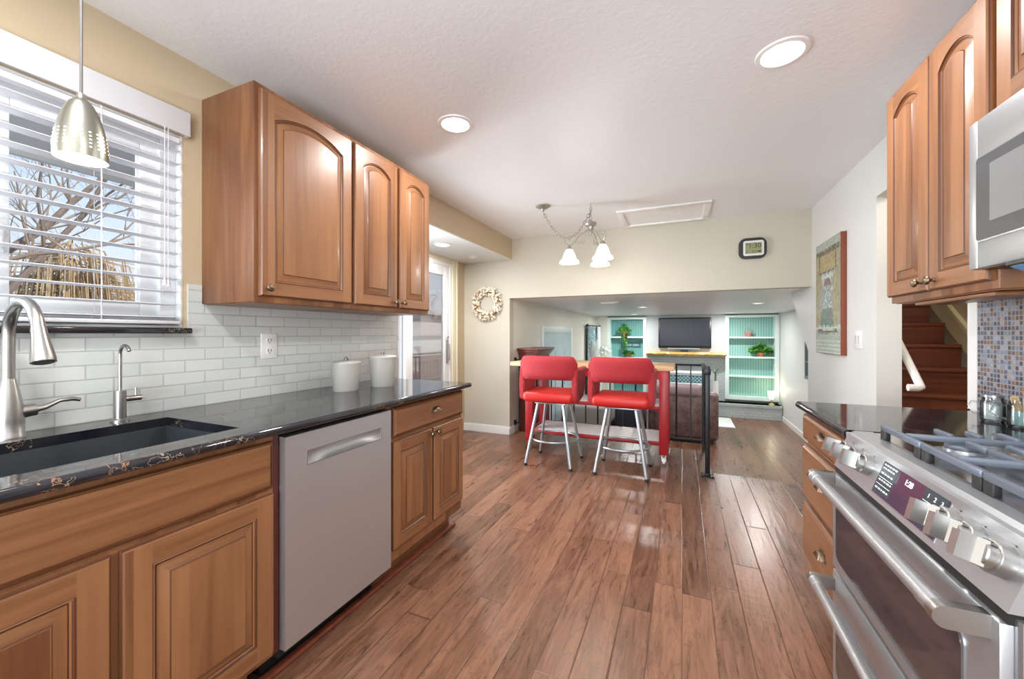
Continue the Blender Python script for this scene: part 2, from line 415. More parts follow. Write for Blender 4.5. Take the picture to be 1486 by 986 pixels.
def bead(name, col, pitch=.05):
    k = NT(name); g, x, y, z = k.pos(); f = k.math('FRACT', k.math('DIVIDE', x, pitch))
    m = k.ramp(k.math('MINIMUM', f, k.math('SUBTRACT', 1.0, f)), [(.04, (.45, .45, .45)), (.14, (1, 1, 1))])
    k.set(Base_Color=k.mix(1.0, c4(col), m, 'MULTIPLY'), Roughness=.5); k.bump(m, .4, .004); return k.m
M_teal = bead('teal_beadboard', (.16, .42, .40))
M_seafoam = bead('seafoam_beadboard', (.30, .56, .50))
M_mint = plain('white_mint_trim', (.70, .82, .80), .4)
M_leaf = plain('leaf_green', (.05, .23, .03), .45)
M_leaf2 = plain('leaf_lime', (.20, .42, .06), .45)
M_terra = plain('terracotta', (.45, .16, .07), .6)

# ================================================================ setting
CEIL = 2.44; FAM = -.55; FCEIL = 1.706
def wall(name, boxes, mat):
    m = MB()
    for b in boxes: m.box(*b)
    return struct(name, m, mat)
wall('floor', [(-2.63, 1.24, -3.0, 4.0, FAM, 0), (-2.63, .25, 4.0, 4.72, FAM, 0)], M_floor)
wall('floor_family_room', [(-2.1, 2.1, 4.0, 10.2, FAM-.1, FAM)], M_floor)
wall('floor_landing_steps', [(.25, 1.116, 4.0, 4.28, FAM, -.185), (.25, 1.116, 4.28, 4.56, FAM, -.37)], M_floor)
wall('ceiling', [(-1.95, 1.24, -3.0, 4.63, CEIL, CEIL+.1)], M_ceil)
wall('ceiling_family_room', [(-2.1, 1.238, 4.63, 10.2, FCEIL, FCEIL+.1), (1.238, 2.1, 5.3, 10.2, FCEIL, FCEIL+.1)], M_ceil)
# left wall with the window opening over the sink
WY0, WY1, WZ0, WZ1 = -.42, .985, 1.285, 2.10
wall('wall_left', [(-2.07, -1.95, -3.0, WY0, 0, CEIL), (-2.07, -1.95, WY1, 2.36, 0, CEIL), (-2.07, -1.95, WY0, WY1, 0, WZ0), (-2.07, -1.95, WY0, WY1, WZ1, CEIL)], M_beige)
wall('wall_nook_return', [(-2.75, -2.07, 2.30, 2.36, 0, CEIL)], M_white)
SY0, SY1, SZ1 = 2.45, 4.2, 2.13
wall('wall_nook', [(-2.75, -2.63, 2.36, SY0, 0, CEIL), (-2.75, -2.63, SY1, 4.63, 0, CEIL), (-2.75, -2.63, SY0, SY1, SZ1, CEIL)], M_beige)
m = MB(); m.box(-2.63, -1.95, 2.36, 4.51, 2.19, CEIL, mi=0); m.box(-2.63, -1.951, 2.36, 4.509, 2.18, 2.19, mi=1)
struct('ceiling_soffit', m, [M_beige, M_white])
wall('wall_back', [(-2.63, -1.98, 4.51, 4.63, 0, CEIL), (-1.98, 1.116, 4.51, 4.63, FCEIL, CEIL)], M_back)
wall('wall_right', [(1.116, 1.238, -3.0, 2.295, 0, CEIL), (1.116, 1.238, 3.17, 4.63, FAM, CEIL), (1.116, 1.238, 2.295, 3.17, 2.12, CEIL)], M_white)
wall('wall_rear', [(-2.1, -1.95, -3.06, -3.0, 0, CEIL), (-1.95, -1.85, -3.06, -3.0, 0, CEIL), (.95, 1.24, -3.06, -3.0, 0, CEIL), (-1.85, .95, -3.06, -3.0, 2.4, CEIL), (-1.85, .95, -3.06, -3.0, 0, .3)], M_white)
m = MB()
for a in ((-1.85, -1.79), (-.48, -.42), (.89, .95)): m.box(a[0], a[1], -2.995, -2.945, .3, 2.4)
m.box(-1.79, .89, -2.995, -2.945, .3, .36); m.box(-1.79, .89, -2.995, -2.945, 2.34, 2.4)
struct('added_rear_window', m, M_vinyl)  # unseen window frame, made up to surround the rear fill light
# family room walls
wall('wall_family_left', [(-2.1, -1.98, 4.63, 9.35, FAM, FCEIL), (-2.1, -1.98, 9.35, 10.0, FAM, .15), (-2.1, -1.98, 9.35, 10.0, 1.32, FCEIL)], M_famwall)
wall('wall_family_far', [(-2.1, 2.1, 10.2, 10.3, FAM, FCEIL), (-1.98, -1.71, 9.95, 10.2, FAM, FCEIL), (1.89, 1.92, 9.98, 10.2, FAM, FCEIL)], M_famwall)
wall('wall_family_right', [(1.92, 2.04, 4.63, 5.3, FAM, 1.09), (1.92, 2.04, 5.3, 7.4, FAM, FCEIL), (1.92, 2.04, 8.15, 10.2, FAM, FCEIL), (1.92, 2.04, 7.4, 8.15, FAM, .50), (1.92, 2.04, 7.4, 8.15, 1.13, FCEIL)], M_white)
m = MB(); m.prism([(4.63, 1.10), (5.28, FCEIL), (4.63, FCEIL)], 1.116, 1.238, 'X'); m.prism([(4.63, 1.10), (5.28, FCEIL), (5.30, FCEIL-.02), (4.63, 1.07)], 1.238, 1.92, 'X')
struct('wall_stair_bulkhead', m, M_white)
wall('wall_stair_closet', [(1.238, 2.04, 4.6, 4.63, FAM, 1.1)], M_white)
# stair hall
wall('wall_stair_hall', [(1.99, 2.1, 2.0, 6.6, 0, 4.2), (1.238, 1.99, 1.98, 2.1, 0, 2.6), (1.238, 1.99, 6.5, 6.6, 1.8, 4.2), (1.238, 1.30, 4.63, 6.5, 1.81, 4.2), (1.238, 2.1, 2.0, 6.6, 4.2, 4.25), (1.18, 1.238, 2.0, 4.63, CEIL, 4.2), (1.238, 1.99, 2.0, 2.05, 2.4, 4.2)], M_beige)
wall('floor_stair_hall', [(1.24, 1.99, 2.1, 3.1, -.05, 0)], M_floor)

def base_board(name, boxes):
    m = MB()
    for (x0, x1, y0, y1, z) in boxes:
        m.box(x0, x1, y0, y1, z, z+.085, bev=.003)
        cx, cy = (x1-x0 < y1-y0), 0
        if x1-x0 < y1-y0: m.box(x0, x1-.004 if x0 < 0 else x1, y0, y1, z+.085, z+.10, bev=.003)
        else: m.box(x0, x1, y0+.004, y1, z+.085, z+.10, bev=.003)
    return struct(name, m, M_trim)
base_board('baseboard_back', [(-2.63, -1.965, 4.495, 4.51, 0)])
base_board('baseboard_back_return', [(-1.98, -1.966, 4.495, 4.645, 0)])
base_board('baseboard_family_right', [(1.905, 1.92, 4.65, 9.72, FAM)])
base_board('baseboard_right', [(1.10, 1.116, 3.17, 4.0, 0)])

# backsplashes and window stool
wall('wall_left_backsplash', [(-1.95, -1.942, -.8, 1.0, .945, 1.262), (-1.95, -1.942, 1.0, 1.053, .945, 1.475), (-1.95, -1.942, 1.053, 2.345, .945, 1.392)], M_tile)
wall('wall_right_mosaic', [(1.110, 1.116, -.6, 2.237, .945, 1.50)], M_mosaic)

# window over the sink: white vinyl slider in the recess
m = MB(); X0, X1 = -2.06, -2.0
def ring(m, x0, x1, y0, y1, z0, z1, w, wb=None):
    wb = wb or w
    m.box(x0, x1, y0, y0+w, z0, z1, bev=.004); m.box(x0, x1, y1-w, y1, z0, z1, bev=.004)
    m.box(x0, x1, y0+w, y1-w, z0, z0+wb, bev=.004); m.box(x0, x1, y0+w, y1-w, z1-w, z1, bev=.004)
ring(m, -2.065, -1.985, WY0, WY1, WZ0, WZ1, .065, .045); ring(m, -1.985, -1.951, WY0, WY1, WZ0, WZ1, .012)
win = struct('window_1', m, M_vinyl, smooth=True)
m = MB(); ring(m, -2.05, -2.01, .47, WY1-.06, WZ0+.045, WZ1-.045, .06, .05); obj('sash', m, M_vinyl, win)
m = MB(); ring(m, -2.06, -2.03, WY0+.045, .53, WZ0+.045, WZ1-.045, .05); obj('sash', m, M_vinyl, win)
m = MB(); m.box(-2.032, -2.028, .53, WY1-.105, WZ0+.095, WZ1-.105); obj('pane', m, M_pane, win, smooth=False)
m = MB(); m.box(-2.047, -2.043, WY0+.09, .48, WZ0+.09, WZ1-.09); obj('pane', m, M_pane, win, smooth=False)
m = MB(); m.box(-2.01, -1.99, .485, .515, 1.52, 1.62, bev=.006); m.box(-1.99, -1.975, .492, .508, 1.53, 1.57, bev=.004); obj('latch', m, M_vinyl, win)
m = MB(); m.box(-1.985, -1.905, WY0-.05, .998, 1.262, 1.285, bev=.004)
struct('window_sill', m, M_granite, smooth=True)

# sliding glass door in the nook
m = MB()
for (y0, y1, z0, z1) in ((SY0-.0, SY0+.05, 0, SZ1), (SY1-.05, SY1, 0, SZ1), (SY0+.05, SY1-.05, SZ1-.05, SZ1), (SY0+.05, SY1-.05, 0, .03)): m.box(-2.74, -2.625, y0, y1, z0, z1, bev=.004)
door = struct('door_1', m, M_vinyl, smooth=True)
m = MB(); ring(m, -2.67, -2.635, 3.32, 4.15, .03, 2.08, .115, .09); obj('sliding_panel', m, M_vinyl, door)
m = MB(); m.box(-2.654, -2.650, 3.43, 4.04, .12, 1.97); obj('pane', m, M_pane, door, smooth=False)
m = MB(); ring(m, -2.72, -2.685, 2.50, 3.40, .03, 2.08, .09); obj('fixed_panel', m, M_vinyl, door)
m = MB(); m.box(-2.704, -2.700, 2.58, 3.32, .12, 1.99); obj('pane', m, M_pane, door, smooth=False)
m = MB(); m.tube([(-2.635, 4.1, .93), (-2.60, 4.1, .95), (-2.595, 4.1, 1.04), (-2.60, 4.1, 1.13), (-2.635, 4.1, 1.15)], .009, 8); m.box(-2.636, -2.628, 4.075, 4.125, .90, 1.19, bev=.004); m.cyl((-2.63, 4.1, 1.21), (-2.61, 4.1, 1.23), .008)
obj('pull_handle', m, M_pewter, door)
m = MB(); m.box(-2.645, -2.615, 4.2, 4.31, 0, 2.24, bev=.006); m.box(-2.645, -2.615, 2.37, 4.2, SZ1, 2.24, bev=.006); m.box(-2.64, -2.605, 4.285, 4.315, 0, 2.25, bev=.004); m.box(-2.64, -2.605, 2.37, 4.285, 2.22, 2.25, bev=.004)
struct('trim_1', m, M_casing, smooth=True)
# toe-kick moulding along the cabinets, stair skirt, bulkhead corner
m = MB(); m.box(-1.40, -1.366, -.6, 2.235, 0, .024, bev=.009); m.box(-1.40, -1.384, 2.235, 2.25, 0, .024, bev=.004)
struct('trim_2', m, M_stair, smooth=True)
sk = lambda y: 1.18+.824*(y-4.16)
m = MB(); m.prism([(2.75, sk(2.75)-.02), (6.4, sk(6.4)-.02), (6.4, sk(6.4)+.17), (2.75, sk(2.75)+.17)], 1.972, 1.99, 'X'); m.prism([(2.75, sk(2.75)+.15), (6.4, sk(6.4)+.15), (6.4, sk(6.4)+.19), (2.75, sk(2.75)+.19)], 1.96, 1.99, 'X')
struct('trim_3', m, M_cream)
m = MB(); m.box(1.108, 1.118, 2.237, 2.295, .945, 2.44); struct('trim_4', m, M_trim)
# staircase
st = thing('staircase', 'dark red-brown wooden staircase climbing beyond the wall opening behind the counter', 'staircase', (1.6, 2.9, 0))
for j in range(-6, 7):
    yk = 4.16-.21*j; zk = 1.18-.173*j
    m = MB(); m.box(1.305 if yk > 4.3 else 1.24, 1.972, yk-.02, yk+.212, zk-.03, zk, bev=.008); obj('tread', m, M_stair, st)
    m = MB(); m.box(1.305 if yk > 4.3 else 1.24, 1.972, yk, yk+.012, zk-.173, zk-.03); obj('riser', m, M_stair, st)
m = MB(); p = [(1.30, 4.3, .95+1.0*1.18), (1.30, 3.13, .965), (1.298, 3.105, .945), (1.285, 3.10, .94), (1.238, 3.10, .94)]
m.tube(p, .021, 10)
solo('handrail', m, M_trim, 'white painted handrail on the wall beside the dark wooden stairs', 'handrail', (1.24, 3.09, .93))

# ================================================================ cabinets
def door_mesh(w, h, t=.02, arch=0, frame=.055, slab=False, bottom=None):
    """raised panel front: local x 0..w, z 0..h, outward is -y. materials: 0 upright wood, 1 level wood, 2 glaze"""
    b = MB(); F = frame; fb = bottom or frame
    def loop(x0, x1, z0, z1, y, ins):
        pts = [(x0+ins, y, z0+ins), (x1-ins, y, z0+ins)]
        if arch:
            hw = (x1-x0)/2; R = (hw*hw+arch*arch)/(2*arch); cx = (x0+x1)/2; cz = z1-R
            xi = hw-ins; r = R-ins; a = math.asin(min(1, xi/r)); N = 12
            for i in range(N+1):
                q = a-2*a*i/N; pts.append((cx+r*math.sin(q), y, cz+r*math.cos(q)))
        else: pts += [(x1-ins, y, z1-ins), (x0+ins, y, z1-ins)]
        return pts
    V = lambda pts: [b.bm.verts.new(p) for p in pts]
    def bridge(A, B, mi):
        n = len(A)
        for i in range(n):
            f = b.bm.faces.new((A[i], A[(i+1) % n], B[(i+1) % n], B[i])); f.material_index = mi if not isinstance(mi, (list, tuple)) else mi[i]
    def side(n): return [1, 0]+[1]*(n-3)+[0]
    O = lambda y, i: V([(i, y, i), (w-i, y, i), (w-i, y, h-i), (i, y, h-i)])
    o0, o1, o2, o3 = O(0, 0), O(-t+.007, 0), O(-t+.004, .0025), O(-t, .006)
    for A, B in ((o0, o1), (o2, o3)): bridge(A, B, side(4))
    bridge(o1, o2, 2)
    if slab:
        i1 = V([(.012, -t, .012), (w-.012, -t, .012), (w-.012, -t, h-.012), (.012, -t, h-.012)])
        i2 = V([(.016, -t-.004, .016), (w-.016, -t-.004, .016), (w-.016, -t-.004, h-.016), (.016, -t-.004, h-.016)])
        i0 = V([(.008, -t+.003, .008), (w-.008, -t+.003, .008), (w-.008, -t+.003, h-.008), (.008, -t+.003, h-.008)])
        bridge(o3, i0, 2); bridge(i0, i1, 1); bridge(i1, i2, 1)
        f = b.bm.faces.new(i2); f.material_index = 1
        return b
    x0, x1, z0, z1 = F, w-F, fb, h-F
    e = .006
    L = loop(x0, x1, z0, z1, -t, 0)
    b.face([(e, -t, e), (x0, -t, e), (x0, -t, h-e), (e, -t, h-e)], 0)
    b.face([(x1, -t, e), (w-e, -t, e), (w-e, -t, h-e), (x1, -t, h-e)], 0)
    b.face([(x0, -t, e), (x1, -t, e), (x1, -t, z0), (x0, -t, z0)], 1)
    top = L[2:]
    for A, B in zip(top, top[1:]): b.face([A, (A[0], -t, h-e), (B[0], -t, h-e), B], 1)
    prof = [(0, -t, None), (.0022, -t+.004, 2), (.006, -t+.002, None), (.0075, -t+.004, 2), (.010, -t+.009, None), (.013, -t+.009, 2), (.016, -t+.008, None), (.039, -t+.000, None), (.0415, -t-.003, 2), (.044, -t-.0032, None)]
    prev = None
    for ins, y, mi in prof:
        cur = V(loop(x0, x1, z0, z1, y, ins))
        if prev is not None: bridge(prev, cur, side(len(cur)) if mi is None else mi)
        prev = cur
    f = b.bm.faces.new(prev); f.material_index = 0
    return b
WM = [M_wv, M_wh, M_glaze]
def place_front(b, side, xf, ya, z0):
    # side 'L': front faces +X at x=xf (back plane), spans y from ya upward; side 'R': faces -X
    if side == 'L': M = Matrix(((0, -1, 0, xf), (1, 0, 0, ya), (0, 0, 1, z0), (0, 0, 0, 1)))
    else: M = Matrix(((0, 1, 0, xf), (-1, 0, 0, ya), (0, 0, 1, z0), (0, 0, 0, 1)))
    for v in b.bm.verts: v.co = M @ v.co
    return b
def knob(parent, x, y, z, s):
    m = MB(); M = T(x, y, z) @ RY(PI/2*s)
    m.lathe([(.0, 0), (.006, 0), (.005, .010), (.009, .016), (.0155, .019), (.0165, .023), (.014, .028), (.006, .031), (.0, .0315)], 16, M)
    for k_ in range(8):
        a = k_*PI/4; m.ball((.0115*math.cos(a), .0115*math.sin(a), .027), .0028, sub=1, M=M)
    return obj('knob', m, M_bronze, parent)
def cup_pull(parent, x, y, z, s):
    m = MB(); n = 9; rows = []
    for i in range(n+1):
        a = PI*i/n; row = []
        for j in range(5):
            c = j/4*PI/2
            row.append(m.bm.verts.new((x+s*(.002+.022*math.sin(c)), y-.038*math.cos(a)*(.72+.28*math.cos(c)), z+.024*math.sin(a)*math.cos(c)-.006)))
        rows.append(row)
    for A, B in zip(rows, rows[1:]):
        for j in range(4): m.bm.faces.new((A[j], A[j+1], B[j+1], B[j]))
    m.box(x, x+s*.003, y-.042, y+.042, z-.012, z-.004, bev=.001); m.box(x, x+s*.003, y-.030, y+.030, z+.012, z+.020, bev=.001)
    return obj('cup_pull', m, M_bronze, parent)

# --- left base run
XF = -1.32
def base_body(name_parent, y0, y1, x0, x1, s, hole=False, z1=.913):
    m = MB(); f = x1 if s > 0 else x0
    zb = .13
    if hole:   # open box for the sink
        m.box(x0, x1-.02, y0, y0+.018, zb, z1); m.box(x0, x1-.02, y1-.018, y1, zb, z1); m.box(x0, x1-.02, y0+.018, y1-.018, zb, zb+.018)
        m.box(x1-.02, x1, y0, y1, zb, z1)
    else: m.box(x0, x1, y0, y1, zb, z1)
    return m
sinkcab = thing('sink_base_cabinet', 'brown wooden base cabinet with raised panel doors under the black sink', 'cabinet', (-1.63, .5, 0))
m = base_body(sinkcab, .05, .937, -1.93, XF, 1, True); obj('body', m, M_wv, sinkcab, smooth=False)
m = MB(); m.box(-1.93, -1.40, .05, .90, 0, .13); obj('toe_kick', m, M_wh, sinkcab, smooth=False)
m = MB(); m.box(-1.93, -1.322, .9375, .9605, .13, .90); obj('filler_strip', m, M_redwood, sinkcab, smooth=False)
obj('false_front', place_front(door_mesh(.927-.06, .163, slab=True), 'L', XF, .06, .725), WM, sinkcab)
for (a, b_) in ((.06, .505), (.524, .932)):
    obj('door', place_front(door_mesh(b_-a, .555, frame=.062), 'L', XF, a, .152), WM, sinkcab)
edgecab = thing('end_base_cabinet', 'wooden base cabinet with two doors and one drawer at the counter end', 'cabinet', (-1.63, 1.88, 0))
m = base_body(edgecab, 1.522, 2.222, -1.93, XF, 1); obj('body', m, M_wv, edgecab, smooth=False)
m = MB(); m.box(-1.93, -1.40, 1.522, 2.20, 0, .13); obj('toe_kick', m, M_wh, edgecab, smooth=False)
d = obj('drawer', place_front(door_mesh(.665, .148, slab=True), 'L', XF, 1.545, .748), WM, edgecab); cup_pull(d, XF+.024, 1.90, .828, 1)
for (a, b_, ky) in ((1.545, 1.876, 1.853), (1.89, 2.214, 1.913)):
    d = obj('door', place_front(door_mesh(b_-a, .535, frame=.055), 'L', XF, a, .192), WM, edgecab); knob(d, XF+.02, ky, .70, 1)

# dishwasher
dw = thing('dishwasher', 'stainless steel dishwasher with a recessed pocket handle, fitted between wooden cabinets', 'dishwasher', (-1.6, 1.235, 0))
m = MB(); m.box(-1.93, -1.325, .962, 1.515, .10, .895); m.box(-1.93, -1.42, .962, 1.515, 0, .10); obj('tub', m, M_gap, dw, smooth=False)
m = MB(); y0, y1, z0, z1 = .962, 1.515, .135, .893
hy0, hy1, hz0, hz1 = 1.052, 1.444, .772, .822; xf = -1.29
for q in ((y0, hy0, z0, z1), (hy1, y1, z0, z1), (hy0, hy1, z0, hz0), (hy0, hy1, hz1, z1)):
    m.face([(xf, q[0], q[2]), (xf, q[1], q[2]), (xf, q[1], q[3]), (xf, q[0], q[3])])
m.face([(xf, y0, z0), (xf-.03, y0, z0), (xf-.03, y0, z1), (xf, y0, z1)]); m.face([(xf, y1, z0), (xf-.03, y1, z0), (xf-.03, y1, z1), (xf, y1, z1)])
m.face([(xf, y0, z1), (xf-.03, y0, z1), (xf-.03, y1, z1), (xf, y1, z1)]); m.face([(xf, y0, z0), (xf-.03, y0, z0), (xf-.03, y1, z0), (xf, y1, z0)])
dd = obj('door_panel', m, M_steel, dw, smooth=False)
m = MB()  # pocket: curved scoop
N = 14; prof = []
for i in range(N+1):
    a = i/N; y = hy0+(hy1-hy0)*a; dep = .028*min(1, math.sin(PI*a)*1.4)
    prof.append([(xf, y, hz0), (xf-dep*.55, y, hz0+.008), (xf-dep, y, hz0+.026), (xf-dep, y, hz1-.004), (xf-.002, y, hz1)])
rows = [[m.bm.verts.new(p) for p in r] for r in prof]
for A, B in zip(rows, rows[1:]):
    for j in range(4): m.bm.faces.new((A[j], A[j+1], B[j+1], B[j]))
obj('pocket_handle', m, M_steelh, dd)
m = MB()
for a in (hy0-.004, hy1): m.box(xf-.001, xf+.0025, a, a+.004, hz0-.003, hz1+.003)
m.box(xf-.001, xf+.0025, hy0, hy1, hz1, hz1+.003); m.box(xf-.001, xf+.0025, hy0, hy1, hz0-.003, hz0)
obj('handle_rim', m, M_pewter, dd, smooth=False)

# left worktop with a cut-out for the sink
SX0, SX1, SYA, SYB = -1.79, -1.365, .10, .853
m = MB()
def slab(m, x0, x1, y0, y1): m.box(x0, x1, y0, y1, .915, .945, bev=0)
m.box(-1.942, SX0, -.6, 2.24, .915, .945); m.box(SX0, SX1, -.6, SYA, .915, .945); m.box(SX0, SX1, SYB, 2.24, .915, .945)
m.box(SX1, -1.268, -.6, 2.24, .915, .945)
m.tube([(-1.268, -.6, .93), (-1.268, 2.24, .93)], .015, 12); m.tube([(-1.942, 2.24, .93), (-1.268, 2.24, .93)], .015, 12); m.ball((-1.268, 2.24, .93), .015)
solo('granite_worktop', m, M_granite, 'black veined granite worktop along the window wall holding the dark sink', 'countertop', (-1.6, .9, .915))
sink = thing('undermount_sink', 'dark charcoal undermount sink let into the black granite worktop', 'sink', (-1.58, .48, .70))
m = MB(); zb = .705; r = .0
m.box(SX0-.02, SX1+.02, SYA-.02, SYA, zb, .914); m.box(SX0-.02, SX1+.02, SYB-.004, SYB+.016, zb, .914)
m.box(SX0-.02, SX0, SYA, SYB-.004, zb, .914); m.box(SX1, SX1+.02, SYA, SYB-.004, zb, .914); m.box(SX0-.02, SX1+.02, SYA-.02, SYB+.016, zb-.02, zb)
obj('bowl', m, M_dark, sink, smooth=False)
m = MB(); m.lathe([(.0, .004), (.03, .004), (.042, .006), (.045, .001)], 20, T(-1.60, .45, zb)); obj('drain', m, M_chrome, sink)
m = MB(); m.box(SX0, SX0+.002, .44, .485, .84, .849, bev=.001); obj('badge', m, M_silver, sink)

# --- upper cabinets, window side
UXF = -1.60
def upper(label, cab, y0, y1, z0, z1, x0, x1, doors, s, end_rail=True):
    t = thing('wall_cabinet', label, 'cabinet', ((x0+x1)/2, (y0+y1)/2, z0))
    m = MB(); m.box(x0, x1, y0, y1, z0, z1, bev=.002); obj('body', m, M_wv, t)
    xf = x1 if s > 0 else x0
    for (a, b_, c0, c1, ky, arch) in doors:
        dm = door_mesh(b_-a, c1-c0, arch=arch, frame=.058)
        d = obj('door', place_front(dm, 'L' if s > 0 else 'R', xf, a if s > 0 else b_, c0), WM, t)
        if ky is not None: knob(d, xf+s*.02, ky, c0+.033, s)
    m = MB(); m.box(x0+(.012 if s < 0 else 0), x1-(.012 if s > 0 else 0), y0+.015, y1-.015, z0-.003, z0+.02); obj('underside', m, M_wh, t, smooth=False)
    return t
upper('single-door wooden wall cabinet with an arched panel and a bare end facing the window', 'L', 1.055, 1.566, 1.392, 2.295, -1.948, UXF, [(1.073, 1.557, 1.418, 2.272, 1.10, .05)], 1)
upper('double-door wooden wall cabinet above the pair of white canisters', 'L', 1.567, 2.253, 1.392, 2.295, -1.948, UXF, [(1.577, 1.913, 1.418, 2.272, 1.889, .045), (1.938, 2.243, 1.418, 2.272, 1.962, .045)], 1)
# --- upper cabinets, range side
upper('double-door wooden wall cabinet beside the microwave with two bronze knobs', 'R', 1.60, 2.238, 1.392, 2.297, .84, 1.114, [(1.612, 1.912, 1.418, 2.275, 1.872, .045), (1.922, 2.232, 1.418, 2.275, 1.955, .045)], -1)
m = MB(); m.box(.86, .98, 1.66, 2.10, 1.375, 1.388, bev=.003)
solo('under_cabinet_light', m, M_wh, 'thin strip light fixed under the wall cabinet beside the microwave', 'light', (.92, 1.88, 1.375))
upper('short wooden wall cabinet mounted directly above the microwave', 'R', .84, 1.592, 1.872, 2.297, .84, 1.114, [(.85, 1.205, 1.895, 2.275, None, .05), (1.225, 1.58, 1.895, 2.275, None, .05)], -1)

# --- right base run
DX = .535
dc = thing('drawer_base_cabinet', 'pale brown three-drawer base cabinet standing next to the steel range', 'cabinet', (.8, 1.93, 0))
m = MB(); m.box(DX, 1.106, 1.632, 2.222, .12, .913); obj('body', m, M_wv, dc, smooth=False)
m = MB(); m.box(DX+.07, 1.106, 1.632, 2.205, 0, .12); obj('toe_kick', m, M_wh, dc, smooth=False)
for (z0, z1) in ((.775, .893), (.512, .756), (.240, .490)):
    d = obj('drawer', place_front(door_mesh(.572, z1-z0, slab=True), 'R', DX, 2.215, z0), WM, dc); cup_pull(d, DX-.024, 1.925, (z0+z1)/2+.012, -1)
m = MB(); m.box(.502, 1.109, 1.628, 2.225, .915, .945); m.tube([(.502, 1.628, .93), (.502, 2.225, .93)], .015, 12); m.tube([(.502, 2.225, .93), (1.109, 2.225, .93)], .015, 12); m.ball((.502, 2.225, .93), .015)
solo('granite_worktop', m, M_granite, 'short black granite worktop between the range and the stair opening', 'countertop', (.8, 1.93, .915))

# ================================================================ range
RY0, RY1 = .864, 1.616
rg = thing('range', 'stainless steel double-oven range with gas burners and six front knobs', 'range', (.8, 1.24, 0))
m = MB(); m.box(.492, 1.105, RY0, RY1, .10, .940); m.box(.55, 1.10, RY0+.01, RY1-.01, 0, .10); obj('body', m, M_steel, rg, smooth=False)
PX0, PZ0, PX1, PZ1 = .461, .828, .498, .936
pl = math.hypot(PX1-PX0, PZ1-PZ0); tx, tz = (PX1-PX0)/pl, (PZ1-PZ0)/pl; nx, nz = -tz, tx
def pp(y, t, off=0): return (PX0+(PX1-PX0)*t+nx*off, y, PZ0+(PZ1-PZ0)*t+nz*off)
def PM(y, t, off=0):   # frame on the sloped panel: local x -> -Y world, local y -> up the panel, local z -> outward
    p = pp(y, t, off)
    return Matrix(((0, tx, nx, p[0]), (-1, 0, 0, p[1]), (0, tz, nz, p[2]), (0, 0, 0, 1)))
m = MB(); m.prism([(.515, PZ0), (PX0, PZ0), (PX1-.003, PZ1-.008), (PX1+.004, PZ1+.003), (PX1+.018, .9455), (.56, .9455), (.56, .90), (.515, .88)], RY0-.002, RY1+.002, 'Y')
pn = obj('control_panel', m, M_steelh, rg, smooth=False)
m = MB(); m.box(-.144, .144, .012, .112, 0, .0012, bev=.0005, M=PM(1.207, 0)); obj('display_rim', m, M_silver, pn, smooth=False)
m = MB(); m.box(-.14, .14, .015, .109, 0, .0022, bev=.0008, M=PM(1.207, 0))
dsp = obj('display', m, M_display, pn, smooth=False)
for (ka, kb_) in ((-.136, -.06), (.058, .136)):
    m = MB(); m.box(ka, kb_, .014, .094, .0022, .0028, M=PM(1.207, 0) @ T(0, .008, 0)); obj('key_pad', m, M_key, dsp, smooth=False)
m = MB()
for (a, b_, c_, d_) in ((-.134, -.064, .052, .053), (-.134, -.064, .034, .035), (.06, .134, .066, .067), (.06, .134, .040, .041)): m.box(a, b_, c_, d_, .0028, .0031, M=PM(1.207, 0) @ T(0, .008, 0))
rr = random.Random(3)
for (yy) in (.085, .076, .062, .044, .022):
    x_ = -.13
    while x_ < -.07:
        l = rr.uniform(.005, .013); m.box(x_, min(x_+l, -.066), yy, yy+.0035, .0028, .0031, M=PM(1.207, 0) @ T(0, .008, 0)); x_ += l+.005
obj('key_legend', m, M_glyph, dsp, smooth=False)
for ch, a, b_ in (('1', .074, .079), ('2', .098, .079), ('3', .122, .079), ('4', .074, .053), ('5', .098, .053), ('6', .122, .053), ('7', .074, .026), ('8', .098, .026), ('9', .122, .026)):
    text('digit', ch, .014, PM(1.207, .07, .003) @ T(a, b_, 0), M_glyph, dsp)
text('clock_digits', '1:28', .020, PM(1.207, .07, .0026) @ T(-.005, .076, 0), M_glyph, dsp)
def range_knob(y):
    M = PM(y, .57)
    m = MB(); m.lathe([(0, 0), (.0275, 0), (.0275, .020), (.0255, .0215), (.0235, .022), (.0235, .034), (.021, .036), (0, .036)], 28, M)
    kb = obj('knob', m, M_knobsteel, pn)
    m = MB(); m.prism([(-.017, .033), (-.0075, .044), (-.0065, .054), (-.0095, .067), (.0095, .067), (.0065, .054), (.0075, .044), (.017, .033)], -.0215, .0215, 'Y', M=M @ RZ(.22))
    g_ = obj('grip', m, M_knobsteel, kb, ang=25)
    m = MB()
    for q in range(9):
        a = q*2*PI/14-.6; m.box(-.0008, .0008, .0231, .0242, .0245, .0315, M=M @ RZ(a))
    obj('tick_mark', m, M_black, kb, smooth=False)
    m = MB(); 
    for (dx, dy) in ((-.005, .0), (.0, 0), (.005, 0), (-.005, .005), (0, .005), (.005, .005)): m.box(dx-.0014, dx+.0014, .031+dy, .0335+dy, 0, .0004, M=M)
    m.box(.0028, .0072, .030, .0345, .0003, .0007, M=M)
    obj('burner_symbol', m, M_black, pn, smooth=False)
for y in (1.558, 1.487, 1.412, 1.042, .975, .905): range_knob(y)
def rrect(y0, y1, z0, z1, r, n=6):
    pts = []
    for (cy, cz, a0) in ((y1-r, z1-r, 0), (y0+r, z1-r, PI/2), (y0+r, z0+r, PI), (y1-r, z0+r, 3*PI/2)):
        for i in range(n+1):
            a = a0+PI/2*i/n; pts.append((cy+r*math.cos(a), cz+r*math.sin(a)))
    return pts
